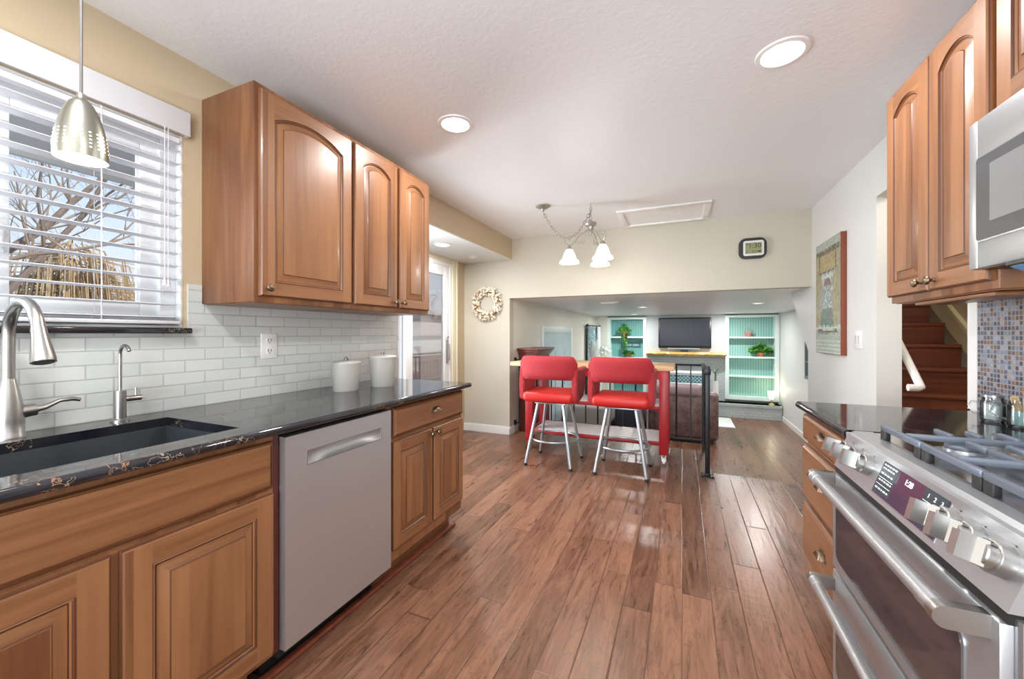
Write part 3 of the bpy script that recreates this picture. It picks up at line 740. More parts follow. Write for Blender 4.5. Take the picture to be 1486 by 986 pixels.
def oven_door(nm, z0, z1, wz0, wz1, hz):
    m = MB(); m.box(.455, .495, RY0+.004, RY1-.004, z0, z1, bev=.004); d = obj(nm, m, M_steelh, rg)
    m = MB(); m.prism(rrect(.945, 1.575, wz0, wz1, .03), .4515, .457, 'X'); obj('window_rim', m, M_silver, d)
    m = MB(); m.prism(rrect(.953, 1.567, wz0+.008, wz1-.008, .026), .4505, .455, 'X'); obj('glass', m, M_ovenglass, d)
    m = MB(); m.tube([(.402, .89, hz), (.402, 1.605, hz)], .0155, 16)
    for y in (.925, 1.575):
        m.tube([(.402, y-.021, hz), (.402, y+.021, hz)], .0172, 16)
    h = obj('handle', m, M_steelh, d)
    for (a, b_) in ((.884, .906), (1.586, 1.608)):
        m = MB(); P = [(.455, hz-.019), (.455, hz+.019)] + [(.402+.019*math.cos(q), hz+.019*math.sin(q)) for q in [PI/2+PI*i/8 for i in range(9)]]
        m.prism(P, a, b_, 'Y'); obj('bracket', m, M_nickel, h)
oven_door('upper_oven_door', .502, .808, .535, .742, .79)
oven_door('lower_oven_door', .105, .490, .165, .385, .447)
for y in (RY0-.001, RY1+.001):
    m = MB(); m.tube([(.480, y, .10), (.480, y, .82)], .009, 10); obj('edge_trim', m, M_silver, rg)
m = MB(); m.box(.464, .492, RY0+.002, RY1-.002, .8085, .829); obj('panel_gap_shade', m, M_gap, rg, smooth=False)  # dark strip painted in for the shaded slot under the control panel
m = MB(); m.box(.56, 1.105, RY0+.002, RY1-.002, .9405, .9440); m.box(1.05, 1.105, RY0+.002, RY1-.002, .944, .962, bev=.004); ct = obj('cooktop', m, M_steeltop, rg, smooth=False)
for (x, y, r) in ((.68, 1.42, .045), (.94, 1.42, .034), (.80, 1.24, .05), (.68, .99, .045), (.94, .99, .036)):
    m = MB(); m.lathe([(r*1.5, .0), (r*1.45, .003), (r*.9, .006), (r*.85, .014), (r*.5, .016)], 24, T(x, y, .944)); bn = obj('burner', m, M_silver, ct)
    m = MB(); m.lathe([(0, .024), (r*.7, .024), (r*.82, .021), (r*.82, .015), (0, .015)], 24, T(x, y, .944)); obj('burner_cap', m, M_castiron, bn)
def grate(y0, y1, full):
    m = MB(); z0, z1 = .972, .988; b = .0065
    def bar(x0, x1, ya, yb): m.box(x0, x1, ya, yb, z0, z1, bev=.004)
    bar(.545, .561, y0, y1); bar(1.035, 1.051, y0, y1)
    cy = (y0+y1)/2
    for x in (.67, .80, .93):
        bar(x-b, x+b, y0, y1) if full else (bar(x-b, x+b, y0, y0+.075), bar(x-b, x+b, y1-.075, y1))
    bar(.561, 1.035, cy-b, cy+b)
    for x in (.735, .865): bar(x-b, x+b, y1-.06, y1); bar(x-b, x+b, y0, y0+.06)
    for (x, y) in ((.553, y0+.012), (.553, y1-.012), (1.043, y0+.012), (1.043, y1-.012), (.80, y0+.01), (.80, y1-.01)):
        pass
    gt = obj('grate', m, M_castiron, rg)
    for (x, y) in ((.553, y0+.014), (.553, y1-.014), (1.043, y0+.014), (1.043, y1-.014)):
        m = MB(); m.box(x-.0075, x+.0075, y-.014, y+.014, .944, .974, bev=.003); obj('foot', m, M_foot, gt)
    return gt
grate(1.312, 1.525, False); grate(1.092, 1.306, True); grate(.876, 1.086, False)

# ================================================================ microwave
mw = thing('microwave', 'stainless steel microwave mounted over the range with a wide glass door', 'microwave', (.95, 1.22, 1.442))
m = MB(); m.box(.80, 1.112, .842, 1.594, 1.446, 1.868); obj('body', m, M_black, mw, smooth=False)
m = MB(); x = .772
y0, y1, z0, z1 = .842, 1.594, 1.446, 1.868; a0, a1, b0, b1 = .98, 1.558, 1.524, 1.757
m.box(x, .80, y0, a0, z0, z1, bev=.003); m.box(x, .80, a1, y1, z0, z1, bev=.003); m.box(x, .80, a0, a1, z0, b0, bev=.003); m.box(x, .80, a0, a1, b1, z1, bev=.003)
d = obj('door', m, M_steelh, mw)
m = MB(); m.prism(rrect(a0-.004, a1+.004, b0-.004, b1+.004, .012), x-.001, x+.010, 'X'); obj('window_rim', m, M_silver, d)
m = MB(); m.prism(rrect(a0, a1, b0, b1, .010), x-.002, x+.009, 'X'); obj('glass', m, M_mwglass, d)
m = MB(); m.prism(rrect(a0+.03, a1-.055, b0+.045, b1-.03, .004), x-.0028, x+.005, 'X'); obj('inner_screen', m, plain('microwave_screen_reflection', (.19, .20, .205), .12, 0, Specular_IOR_Level=1.0), d)  # inner mesh screen, its colour lightened to carry a reflection
m = MB(); m.tube([(x-.035, .925, 1.50), (x-.035, .925, 1.80)], .010, 12); m.tube([(x, .925, 1.52), (x-.035, .925, 1.52)], .008, 10); m.tube([(x, .925, 1.78), (x-.035, .925, 1.78)], .008, 10); obj('handle', m, M_nickel, mw)
m = MB(); m.box(.80, 1.09, .87, 1.42, 1.434, 1.446, bev=.003); m.box(.772, .80, .86, 1.45, 1.438, 1.446); obj('vent_grille', m, M_black, mw, smooth=False)
m = MB(); m.prism([(.775, 1.433), (.815, 1.412), (.817, 1.414), (.777, 1.435)], .86, 1.44, 'Y'); obj('protective_film', m, M_film, mw)

# ================================================================ taps, outlet, canisters, jars
fa = thing('faucet', 'brushed nickel gooseneck faucet with pull-down spray head and side lever', 'faucet', (-1.87, .49, .945))
B_ = Vector((-1.87, .49, .945))
m = MB(); m.lathe([(0, 0), (.036, 0), (.036, .006), (.033, .012), (.033, .05), (.030, .10), (.022, .145), (.0165, .175), (.0155, .18)], 28, T(*B_)); obj('body', m, M_nickel, fa)
pts = [B_+Vector((0, 0, .17)), B_+Vector((0, 0, .30))]
for i in range(13):
    a = PI*(1-i/12*.93); pts.append(B_+Vector((.105+.105*math.cos(a), 0, .305+.105*math.sin(a))))
m = MB(); m.tube(pts, .0145, 16); obj('spout', m, M_nickel, fa)
e = pts[-1]; dvec = (pts[-1]-pts[-2]).normalized()
m = MB(); m.tube([e-dvec*.004, e+dvec*.03, e+dvec*.085, e+dvec*.097], [.0155, .018, .0255, .0255], 20); h = obj('spray_head', m, M_nickel, fa)
m = MB(); m.tube([e+dvec*.0965, e+dvec*.099], .021, 20); obj('nozzle', m, M_black, h)
m = MB(); m.tube([B_+Vector((0, .02, .075)), B_+Vector((.0, .055, .078))], [.021, .019], 16); obj('valve', m, M_nickel, fa)
m = MB(); m.tube([B_+Vector((0, .05, .078)), B_+Vector((.004, .075, .082)), B_+Vector((.006, .105, .098)), B_+Vector((.006, .135, .10)), B_+Vector((.006, .152, .094))], [.015, .011, .0085, .010, .009], 12, flat=.75); obj('lever', m, M_nickel, fa)
f2 = thing('filter_tap', 'slim brushed nickel drinking water tap behind the dark sink', 'faucet', (-1.87, .748, .945))
Q_ = Vector((-1.87, .748, .945))
m = MB(); m.lathe([(0, 0), (.026, 0), (.026, .006), (.018, .010), (.0175, .11), (.0, .11)], 24, T(*Q_)); obj('body', m, M_nickel, f2)
pts = [Q_+Vector((0, 0, .105)), Q_+Vector((0, 0, .235))]+[Q_+Vector((.033+.033*math.cos(PI*(1-i/10*.86)), 0, .24+.033*math.sin(PI*(1-i/10*.86)))) for i in range(11)]
m = MB(); m.tube(pts, .0058, 12); obj('spout', m, M_nickel, f2)
m = MB(); m.tube([Q_+Vector((0, .012, .078)), Q_+Vector((0, .06, .078))], .011, 14); m.tube([Q_+Vector((0, .045, .084)), Q_+Vector((0, .045, .115))], .004, 10); obj('lever', m, M_nickel, f2)
# outlet
ou = thing('wall_outlet', 'white duplex electrical outlet on the glass tile backsplash', 'outlet', (-1.942, 1.357, 1.195))
m = MB(); m.box(-1.9425, -1.936, 1.315, 1.400, 1.135, 1.262, bev=.003); obj('cover_plate', m, M_plug, ou)
for z in (1.172, 1.225):
    m = MB(); m.prism(rrect(1.3405, 1.3745, z-.0165, z+.0165, .012), -1.937, -1.933, 'X'); s = obj('socket', m, M_plug, ou)
    m = MB(); m.box(-1.934, -1.9325, 1.349, 1.352, z-.002, z+.010); m.box(-1.934, -1.9325, 1.363, 1.366, z-.002, z+.010); m.box(-1.934, -1.9325, 1.355, 1.360, z-.011, z-.006); obj('slot', m, M_black, s, smooth=False)
# canisters
def canister(label, x, y, r, h):
    t = thing('canister', label, 'canister', (x, y, .945), group='white lidded canisters')
    m = MB(); m.lathe([(0, 0), (r*.84, 0), (r*.86, .004), (r, h), (r*.95, h), (r*.8, .012), (0, .01)], 40, T(0, 0, 0), sx=.8); obj('body', m, M_ceramic, t, local=True)
    m = MB(); m.lathe([(0, h+.016), (r*.6, h+.014), (r*.98, h+.008), (r*1.03, h+.004), (r*1.03, h-.001), (0, h-.002)], 40, sx=.8); l = obj('lid', m, M_ceramic, t, local=True)
    m = MB(); m.tube([(0, -.036, h+.008), (0, -.026, h+.013), (0, -.014, h+.030), (0, 0, h+.035), (0, .014, h+.030), (0, .026, h+.013), (0, .036, h+.008)], .0042, 10); obj('handle', m, M_pewter, l, local=True)
    t.rotation_euler = (0, 0, .38)
    return t
canister('smaller of two white lidded canisters, closer to the wall outlet', -1.735, 1.665, .092, .150)
canister('taller of two white lidded canisters, at the worktop end by the glass door', -1.685, 1.905, .098, .172)
# glass mugs on the short worktop
def jar(label, x, y, r, h, fill, lid, fillmat):
    t = thing('glass_jar', label, 'jar', (x, y, .945), group='glass jars by the mosaic wall')
    m = MB(); m.lathe([(0, .002), (r*.9, .001), (r, .008), (r, h*.80), (r*.84, h*.89), (r*.84, h), (r*.79, h), (r*.79, h*.9), (r*.94, h*.79), (r*.94, .010), (0, .008)], 28); obj('glass', m, M_jarglass, t, local=True)
    m = MB(); m.lathe([(0, .010), (r*.92, .011), (r*.92, h*fill), (0, h*fill)], 24); obj('contents', m, fillmat, t, local=True)
    if lid:
        m = MB(); m.lathe([(r*.83, h*1.0), (r*.88, h*1.0), (r*.88, h*1.09), (0, h*1.10)], 24); obj('lid', m, M_silver, t, local=True)
    m = MB(); m.tube([(-r*.7, r*.64, h*.76), (-r*1.25, r*1.14, h*.74), (-r*1.42, r*1.3, h*.5), (-r*1.1, r*1.0, h*.28), (-r*.7, r*.66, h*.26)], r*.12, 8); obj('handle', m, M_jarglass, t, local=True)
    return t
M_sugar = plain('white_sugar', (.86, .86, .84), .7); M_pods = plain('teal_packets', (.42, .60, .62), .5)
jar('glass mug jar filled with white powder beside the mosaic tile', 1.025, 1.985, .031, .088, .74, True, M_sugar)
jr = jar('glass mug jar of teal and brown packets, closest to the range', 1.052, 1.895, .037, .092, .6, False, M_pods)
m = MB()
for i in range(9):
    a = i*2.4; rad = .007*math.sqrt(i+.3); m.box(-.009, .009, -.002, .002, 0, .05, M=T(rad*math.cos(a), rad*math.sin(a), .0535) @ RZ(a) @ RY(.25))
pk = obj('tan_packets', m, plain('tan_packet_paper', (.62, .45, .27), .6), jr, local=True); pk['kind'] = 'stuff'

# ================================================================ blind and pendant over the sink
bl = thing('window_blind', 'white horizontal slat blind with valance hanging over the sink window', 'blind', (-1.925, .28, 2.10))
m = MB(); m.box(-1.935, -1.922, WY0-.05, 1.0, 2.098, 2.20, bev=.004); m.box(-1.949, -1.935, .986, 1.0, 2.098, 2.20, bev=.003); m.box(-1.949, -1.935, WY0-.05, WY0-.036, 2.098, 2.20, bev=.003); obj('valance', m, M_blind, bl)
m = MB(); m.box(-1.968, -1.936, WY0+.02, .965, 2.06, 2.08); m.box(-1.949, -1.936, WY0-.03, .982, 2.11, 2.185); obj('head_rail', m, M_blind, bl, smooth=False)
NS = 14
m0 = MB(); m0.prism([(-.025, -.001), (-.012, .0015), (0, .0025), (.012, .0015), (.025, -.001), (.025, -.0035), (0, 0), (-.025, -.0035)], WY0+.016, .968, 'Y')
sl0 = None
for i in range(NS):
    z = 1.330+i*.0535
    if sl0 is None:
        sl0 = obj('slat', m0, M_blind, bl, local=True); sl = sl0
    else:
        sl = sl0.copy(); C.objects.link(sl); sl.parent = bl
    sl.location = (-1.955+1.925, -.28, z-2.10)
    sl.rotation_euler = (0, -.06, 0)
m = MB(); m.box(-1.98, -1.93, WY0+.016, .968, 1.300, 1.315, bev=.004); obj('bottom_rail', m, M_blind, bl)
m = MB()
for y in (.72, -.2):
    for x in (-1.981, -1.929): m.tube([(x, y, 1.31), (x, y, 2.09)], .0011, 6)
    m.tube([(-1.955, y+.012, 1.31), (-1.955, y+.012, 2.09)], .0009, 6)
obj('ladder_cord', m, M_blind, bl)
for (y, zb) in ((.905, 1.485), (.917, 1.48)):
    m = MB(); m.tube([(-1.918, y, zb), (-1.918, y, 2.10)], .0013, 6); cdn = obj('pull_cord', m, M_blind, bl)
    m = MB(); m.lathe([(0, .03), (.004, .028), (.006, .012), (.008, 0), (0, 0)], 10, T(-1.918, y, zb-.028)); obj('tassel', m, M_blind, cdn)
m = MB(); m.tube([(-1.918, .44, 1.55), (-1.918, .44, 2.10)], .0028, 8); obj('tilt_wand', m, M_blind, bl)

PXY = (-1.47, .509)
pd = thing('pendant_lamp', 'brushed metal dome pendant lamp with lit perforations hanging over the sink', 'pendant lamp', (PXY[0], PXY[1], 1.72))
m = MB(); m.lathe([(0, -.03), (.055, -.022), (.06, 0), (0, 0)], 24, T(PXY[0], PXY[1], CEIL)); obj('canopy', m, M_nickel, pd)
m = MB(); m.tube([(PXY[0], PXY[1], 1.885), (PXY[0], PXY[1], 2.42)], .0035, 8); obj('cord', m, plain('grey_cord', (.10, .095, .09), .5), pd)
m = MB(); m.lathe([(0, 1.90), (.008, 1.90), (.010, 1.885), (.014, 1.878), (.0, 1.87)], 16, T(PXY[0], PXY[1], 0)); obj('socket_cap', m, M_nickel, pd)
prof = [(.005, 1.888), (.014, 1.884), (.024, 1.872), (.0345, 1.848), (.043, 1.818), (.049, 1.786), (.0525, 1.754), (.0525, 1.725)]
m = MB(); m.lathe(prof, 44, T(PXY[0], PXY[1], 0)); shade = obj('shade', m, plain('brushed_pendant_metal', (.33, .33, .28), .34, 1), pd)
m = MB(); m.lathe([(.0505, 1.725), (.0505, 1.754), (.047, 1.786), (.041, 1.818), (.032, 1.846), (.02, 1.866), (.0, 1.872)], 36, T(PXY[0], PXY[1], 0)); m.lathe([(.0505, 1.725), (.0525, 1.725)], 44, T(PXY[0], PXY[1], 0)); obj('shade_lining', m, emis('lit_lining', (1, .94, .85), 1.0), shade)
m = MB()
def prof_r(z):
    for (r0, z0), (r1, z1) in zip(prof, prof[1:]):
        if z1 <= z <= z0: return r1+(r0-r1)*(z-z1)/(z0-z1)
    return .0525
for c in range(20):
    for r_ in range(5):
        z = 1.749+r_*.0098; r0 = prof_r(z); a = 2*PI*c/20
        m.ball((0, 0, 0), .0031, .0008, .0024, sub=1, M=T(PXY[0], PXY[1], z) @ RZ(a) @ T(0, r0, 0))
lp_ = obj('lit_perforations', m, emis('lit_holes', (1, .90, .72), 1.1), shade); lp_['kind'] = 'stuff'
m = MB(); m.ball((PXY[0], PXY[1], 1.80), .02, .02, .03); obj('bulb', m, M_lamp, pd)
lamp('pendant_bulb', 'POINT', (PXY[0], PXY[1], 1.735), PENDANT_POWER, (1, .9, .75), radius=.03)

# ================================================================ lights in the ceiling
def can(label, x, y, z, r=.075, power=CAN_POWER, seen=True):
    t = thing('recessed_light', label, 'ceiling light', (x, y, z), group='recessed lights')
    m = MB(); m.lathe([(r*1.0, -.002), (r*1.05, -.008), (r*1.28, -.006), (r*1.32, 0)], 40, T(x, y, z)); obj('trim_ring', m, M_trim, t)
    m = MB(); m.lathe([(0, -.0015), (r*1.02, -.0015)], 32, T(x, y, z)); obj('lens', m, M_lamp, t)
    lamp('can_light', 'AREA', (x, y, z-.012), power, (1, .98, .96), aim=(0, 0, -1), shape='DISK', size=r*1.9)
can('recessed ceiling light above the wooden wall cabinets near the window', -1.169, 1.906, CEIL)
can('recessed ceiling light on the range side of the kitchen', .385, 1.968, CEIL)
can('recessed light in the lowered soffit before the glass door', -2.261, 3.433, 2.18, .07, 20)
for (x, y) in ((-1.17, .2), (.385, .2), (-1.17, -1.6), (.385, -1.6)): can('unseen recessed ceiling light added behind the viewpoint for fill', x, y, CEIL)  # unseen fixtures added to light the near kitchen
for (x, y, l) in ((-1.0, 9.2, 'recessed light in the low family room ceiling before the potted vine'), (.9, 9.2, 'recessed light in the low family room ceiling before the empty shelves'), (-.6, 6.8, 'recessed light added in the low ceiling over the sitting area'), (1.0, 6.6, 'recessed light added in the low ceiling beside the stair bulkhead')):  # the nearer pair is added to brighten the family room
    can(l, x, y, FCEIL, .06, 22)
m = MB(); m.lathe([(0, -.022), (.018, -.022), (.02, -.008), (.05, -.005), (.052, 0)], 24, T(-2.3, 4.125, 2.18)); solo('spot_light', m, M_trim, 'small unlit eyeball spotlight in the soffit near the wreath', 'spotlight', (-2.3, 4.125, 2.16))
lamp('stair_fill', 'POINT', (1.66, 2.6, 2.25), 15, (1, .95, .88), radius=.12)  # unseen fill without a fixture, added to brighten the stairs

# chandelier on a swagged chain
cx, cy = -.758, 3.542
ch = thing('chandelier', 'pewter three-arm chandelier with frosted glass bell shades on a swagged chain', 'chandelier', (cx, cy, 2.15))
m = MB(); m.lathe([(0, -.045), (.012, -.045), (.018, -.032), (.05, -.02), (.066, -.008), (.066, 0), (0, 0)], 28, T(-1.177, 3.445, CEIL)); m.tube([(-1.177, 3.445, CEIL-.025), (-1.177, 3.445, CEIL-.04)], .005, 8); obj('canopy', m, M_pewter, ch)
def chain(m, pts, L=.040, r=.0034):
    # links along a polyline
    d = 0; P = [Vector(p) for p in pts]; seg = []
    for a, b_ in zip(P, P[1:]): seg.append((a, b_, (b_-a).length))
    tot = sum(s[2] for s in seg); n = max(1, int(tot/(L*.78))); i = 0
    for k_ in range(n):
        s = (k_+.5)*tot/n; acc = 0
        for a, b_, l in seg:
            if s <= acc+l: c = a.lerp(b_, (s-acc)/l); t = (b_-a).normalized(); break
            acc += l
        M = Matrix.Translation(c) @ t.to_track_quat('Z', 'Y').to_matrix().to_4x4() @ RZ(PI/2*(k_ % 2))
        ring_ = [(.0105*math.cos(q), 0, L*.5*math.sin(q)) for q in [2*PI*j/12 for j in range(12)]]
        m.tube(ring_, r, 6, closed=True, M=M)
hook = Vector((cx, cy, 2.37)); A0 = Vector((-1.177, 3.445, 2.39))
pts = []
for i in range(19):
    t = i/18; p = A0.lerp(hook, t); p.z = A0.z+(hook.z-A0.z)*t-.245*4*t*(1-t)*(1.0); pts.append(p)
m = MB(); chain(m, pts); obj('swag_chain', m, M_pewter, ch)
m = MB(); chain(m, [(cx, cy, 2.40), (cx, cy, 2.285)], .04); m.tube([(cx, cy, CEIL), (cx, cy, 2.405), (cx+.012, cy, 2.395), (cx+.012, cy, 2.38), (cx, cy, 2.375)], .003, 8); obj('hanging_chain', m, M_pewter, ch)
m = MB(); m.lathe([(0, 2.285), (.012, 2.285), (.022, 2.275), (.05, 2.263), (.054, 2.25), (.046, 2.236), (.028, 2.228), (.026, 2.20), (.010, 2.19), (.012, 2.17), (.006, 2.15), (0, 2.135)], 28, T(cx, cy, 0)); obj('hub', m, M_pewter, ch)
Rv = Vector((math.cos(TH), math.sin(TH), 0)); Fv = Vector((-math.sin(TH), math.cos(TH), 0))
for k_ in range(3):
    a = PI-.15+k_*2*PI/3
    dv = Rv*math.cos(a)+Fv*math.sin(a)
    P = lambda r, z: Vector((cx, cy, 0))+dv*r+Vector((0, 0, z))
    m = MB(); m.tube([P(.02, 2.20), P(.05, 2.185), (P(.10, 2.15)), P(.14, 2.10), P(.175, 2.062), P(.20, 2.062), P(.225, 2.085), P(.228, 2.12), P(.208, 2.135), P(.19, 2.12), P(.195, 2.108)], .0045, 8)
    for (c, z, rad, s0) in ((.115, 2.085, .022, 0), (.075, 2.095, .024, 2.2)):
        m.tube([P(c+(rad-.0022*j)*math.cos(s0+j*.75), z+(rad-.0022*j)*math.sin(s0+j*.75)) for j in range(9)], .0028, 6)
    arm = obj('arm', m, M_pewter, ch)
    b0 = P(.19, 2.06)
    m = MB(); m.lathe([(0, .012), (.010, .010), (.012, -.006), (.026, -.022), (.030, -.032), (0, -.030)], 20, T(*b0)); obj('shade_holder', m, M_pewter, arm)
    m = MB(); m.lathe([(.024, -.028), (.036, -.045), (.050, -.075), (.060, -.105), (.066, -.122), (.084, -.136), (.086, -.148), (.090, -.155), (.084, -.155), (.060, -.13), (.050, -.095), (.02, -.04)], 32, T(*b0)); obj('glass_shade', m, M_shade, arm)
    lamp('chandelier_bulb', 'POINT', b0+Vector((0, 0, -.19)), CHANDELIER_POWER, (1, .94, .84), radius=.04)

# ceiling hatch and vents
ht = thing('attic_hatch', 'white framed attic access hatch in the ceiling near the chandelier', 'hatch', (-.17, 4.18, CEIL))
m = MB(); hx0, hx1, hya, hyb = -.585, .242, 3.862, 4.47
for (a, b_, c_, d_) in ((hx0, hx1, hya, hya+.06), (hx0, hx1, hyb-.06, hyb), (hx0, hx0+.06, hya+.06, hyb-.06), (hx1-.06, hx1, hya+.06, hyb-.06)):
    m.box(a, b_, c_, d_, CEIL-.018, CEIL, bev=.005)
obj('frame', m, M_trim, ht)
m = MB(); m.box(hx0+.06, hx1-.06, hya+.06, hyb-.06, CEIL-.006, CEIL-.001); obj('panel', m, M_ceil, ht, smooth=False)
m = MB(); m.box(-1.06, -.80, 5.55, 5.68, FCEIL-.012, FCEIL, bev=.003)
for i in range(6): m.box(-1.04, -.82, 5.565+i*.018, 5.571+i*.018, FCEIL-.018, FCEIL-.012)
solo('ceiling_vent', m, M_trim, 'white air vent in the low family room ceiling', 'vent', (-.93, 5.62, FCEIL-.01))

# ================================================================ on the walls
# wreath of pale shells
wr = thing('wreath', 'round wreath of pale shells and pods hanging on the beige wall', 'wreath', (-2.284, 4.49, 1.645))
rr = random.Random(5)
m = MB(); m.tube([(-2.284+.16*math.cos(a), 4.482, 1.645+.16*math.sin(a)) for a in [2*PI*i/24 for i in range(24)]], .022, 8, closed=True); obj('twig_ring', m, plain('twig_brown', (.30, .19, .10), .8), wr)
for nm, col, cnt in (('pale_shells', (.78, .70, .56), 150), ('cream_shells', (.82, .78, .68), 90), ('tan_shells', (.52, .38, .24), 60)):
    m = MB()
    for i in range(cnt):
        a = rr.uniform(0, 2*PI); b_ = rr.uniform(-.3, PI+.3); r = .16+.048*math.cos(b_)*rr.uniform(.7, 1.15)
        c = (-2.284+r*math.cos(a), 4.48-.036*abs(math.sin(b_)), 1.645+r*math.sin(a))
        m.ball((0, 0, 0), rr.uniform(.008, .013), .008, rr.uniform(.015, .024), sub=1, M=T(*c) @ RY(-a+rr.uniform(-1.2, 1.2)) @ RX(rr.uniform(-.8, .8)))
    obj(nm, m, plain(nm+'_mat', col, .5), wr)['kind'] = 'stuff'
# digital clock
ck = thing('wall_clock', 'black framed digital wall clock reading 1:30 on the beam wall', 'clock', (.632, 4.505, 2.10))
def rr2(x0, x1, z0, z1, r, n=6):
    return [(p[0], p[1]) for p in rrect(x0, x1, z0, z1, r, n)]
m = MB(); m.prism(rr2(.515, .752, 2.0, 2.203, .062), 4.478, 4.508, 'Y'); obj('frame', m, M_black, ck)
m = MB(); m.prism(rr2(.553, .728, 2.028, 2.175, .02), 4.474, 4.480, 'Y'); obj('bezel', m, plain('silver_bezel', (.70, .74, .74), .35), ck)
m = MB(); m.box(.570, .710, 4.4725, 4.4745, 2.048, 2.155); scr = obj('lcd_screen', m, plain('lcd_olive', (.27, .29, .14), .3), ck, smooth=False)
M_lcd = plain('lcd_digits', (.02, .025, .015), .4)
WM_ = lambda x, z: Matrix(((1, 0, 0, x), (0, 0, -1, 4.4720), (0, 1, 0, z), (0, 0, 0, 1)))
text('time_digits', '1:30', .062, WM_(.650, 2.122), M_lcd, scr); text('date_digits', '3', .03, WM_(.585, 2.065), M_lcd, scr)
m = MB(); m.box(.575, .602, 4.4717, 4.4724, 2.142, 2.147); m.box(.575, .597, 4.4717, 4.4724, 2.132, 2.136); m.box(.628, .665, 4.4717, 4.4724, 2.057, 2.060); m.box(.628, .665, 4.4717, 4.4724, 2.073, 2.076); m.box(.628, .631, 4.4717, 4.4724, 2.057, 2.076); m.box(.662, .665, 4.4717, 4.4724, 2.057, 2.076); m.box(.675, .703, 4.4717, 4.4724, 2.060, 2.074)
obj('lcd_marks', m, M_lcd, scr, smooth=False)
# painting
pt = thing('wall_painting', 'tall canvas painting of a doorway with flower pots and brown edges', 'painting', (1.098, 3.945, 1.55))
m = MB(); m.box(1.080, 1.114, 3.648, 4.24, 1.10, 2.022, bev=.002); obj('canvas_edge', m, plain('canvas_brown_edge', (.23, .055, .025), .6), pt)
def daub(name, c1, c2, sc=30):
    k = NT(name); g, x, y, z = k.pos(); n = k.n('TexNoise', i_Scale=sc, i_Detail=4.0, i_Distortion=1.0); k.put(n, 'Vector', g)
    k.set(Base_Color=k.ramp(n.outputs[0], [(.35, c1), (.65, c2)]), Roughness=.5); k.bump(n.outputs[0], .3, .002); return k.m
PALS = [daub('sage_daub', (.22, .25, .19), (.36, .37, .28)), daub('ochre_daub', (.27, .21, .10), (.42, .35, .20)), daub('dark_daub', (.07, .07, .05), (.20, .18, .12)),
        daub('pale_daub', (.55, .58, .52), (.36, .45, .40)), daub('teal_daub', (.05, .17, .14), (.16, .30, .24), 60), daub('rose_daub', (.28, .08, .09), (.16, .22, .20), 60), daub('grey_green_daub', (.26, .32, .28), (.42, .46, .40), 50), daub('blue_daub', (.16, .20, .24), (.36, .40, .40), 60)]
m = MB(); NX, NZ = 40, 60; rp = random.Random(11)
def art(u, v):
    j = rp.uniform(-.012, .012); U, V_ = u+j, v+rp.uniform(-.008, .008)
    if V_ < .12: return 6 if int(v*60) % 2 else 3
    if .18 < V_ < .21 and .1 < U < .9: return 2
    if V_ < .24: return 3 if V_ > .21 else 6
    if V_ < .40 and .18 < U < .80 and (U-.48)**2*6+(V_-.28)**2*14 < .42: return 4 if rp.random() < .7 else 5
    if V_ < .60 and .16 < U < .75 and (U-.45)**2*8+(V_-.46)**2*22 < .5: return 7 if rp.random() < .75 else 3
    if V_ < .66 and (U-.5)**2*16+(V_-.60)**2*80 < .35: return 5 if rp.random() < .7 else 7
    if .26 < U < .72 and .52 < V_ < .72: return 3 if (int(u*20) % 3 == 0 or int(v*36) % 4 == 0) else 7
    if .14 < U < .86 and .72 < V_ < .90: return 2 if (V_ > .885 or abs(U-.17) < .02 or abs(U-.83) < .02 or .72 < V_ < .735) else 1
    if .89 < V_ < .93 and .03 < U < .95: return 2
    if .06 < U < .94 and V_ < .9: return 1 if int(u*16) % 2 else 0
    return 0 if V_ < .93 else 6
for i in range(NX):
    for j in range(NZ):
        u0, u1, v0, v1 = i/NX, (i+1)/NX, j/NZ, (j+1)/NZ
        Y = lambda u: 4.236-u*.584
        Z = lambda v: 1.104+v*.914
        m.face([(1.0785, Y(u0), Z(v0)), (1.0785, Y(u1), Z(v0)), (1.0785, Y(u1), Z(v1)), (1.0785, Y(u0), Z(v1))], art((u0+u1)/2, (v0+v1)/2))
bmesh.ops.remove_doubles(m.bm, verts=list(m.bm.verts), dist=1e-5)
obj('painted_face', m, PALS, pt, smooth=False)
# switch
sw = thing('light_switch', 'white double light switch on the wall beside the painting', 'switch', (1.112, 3.44, 1.22))
m = MB(); m.box(1.108, 1.1165, 3.375, 3.505, 1.16, 1.285, bev=.003); obj('cover_plate', m, M_plug, sw)
for y in (3.417, 3.463):
    m = MB(); m.box(1.1055, 1.110, y-.009, y+.009, 1.195, 1.250, bev=.001); obj('toggle', m, plain('grey_white_plastic', (.50, .50, .50), .35) if y < 3.43 else bpy.data.materials['grey_white_plastic'], sw, smooth=False)

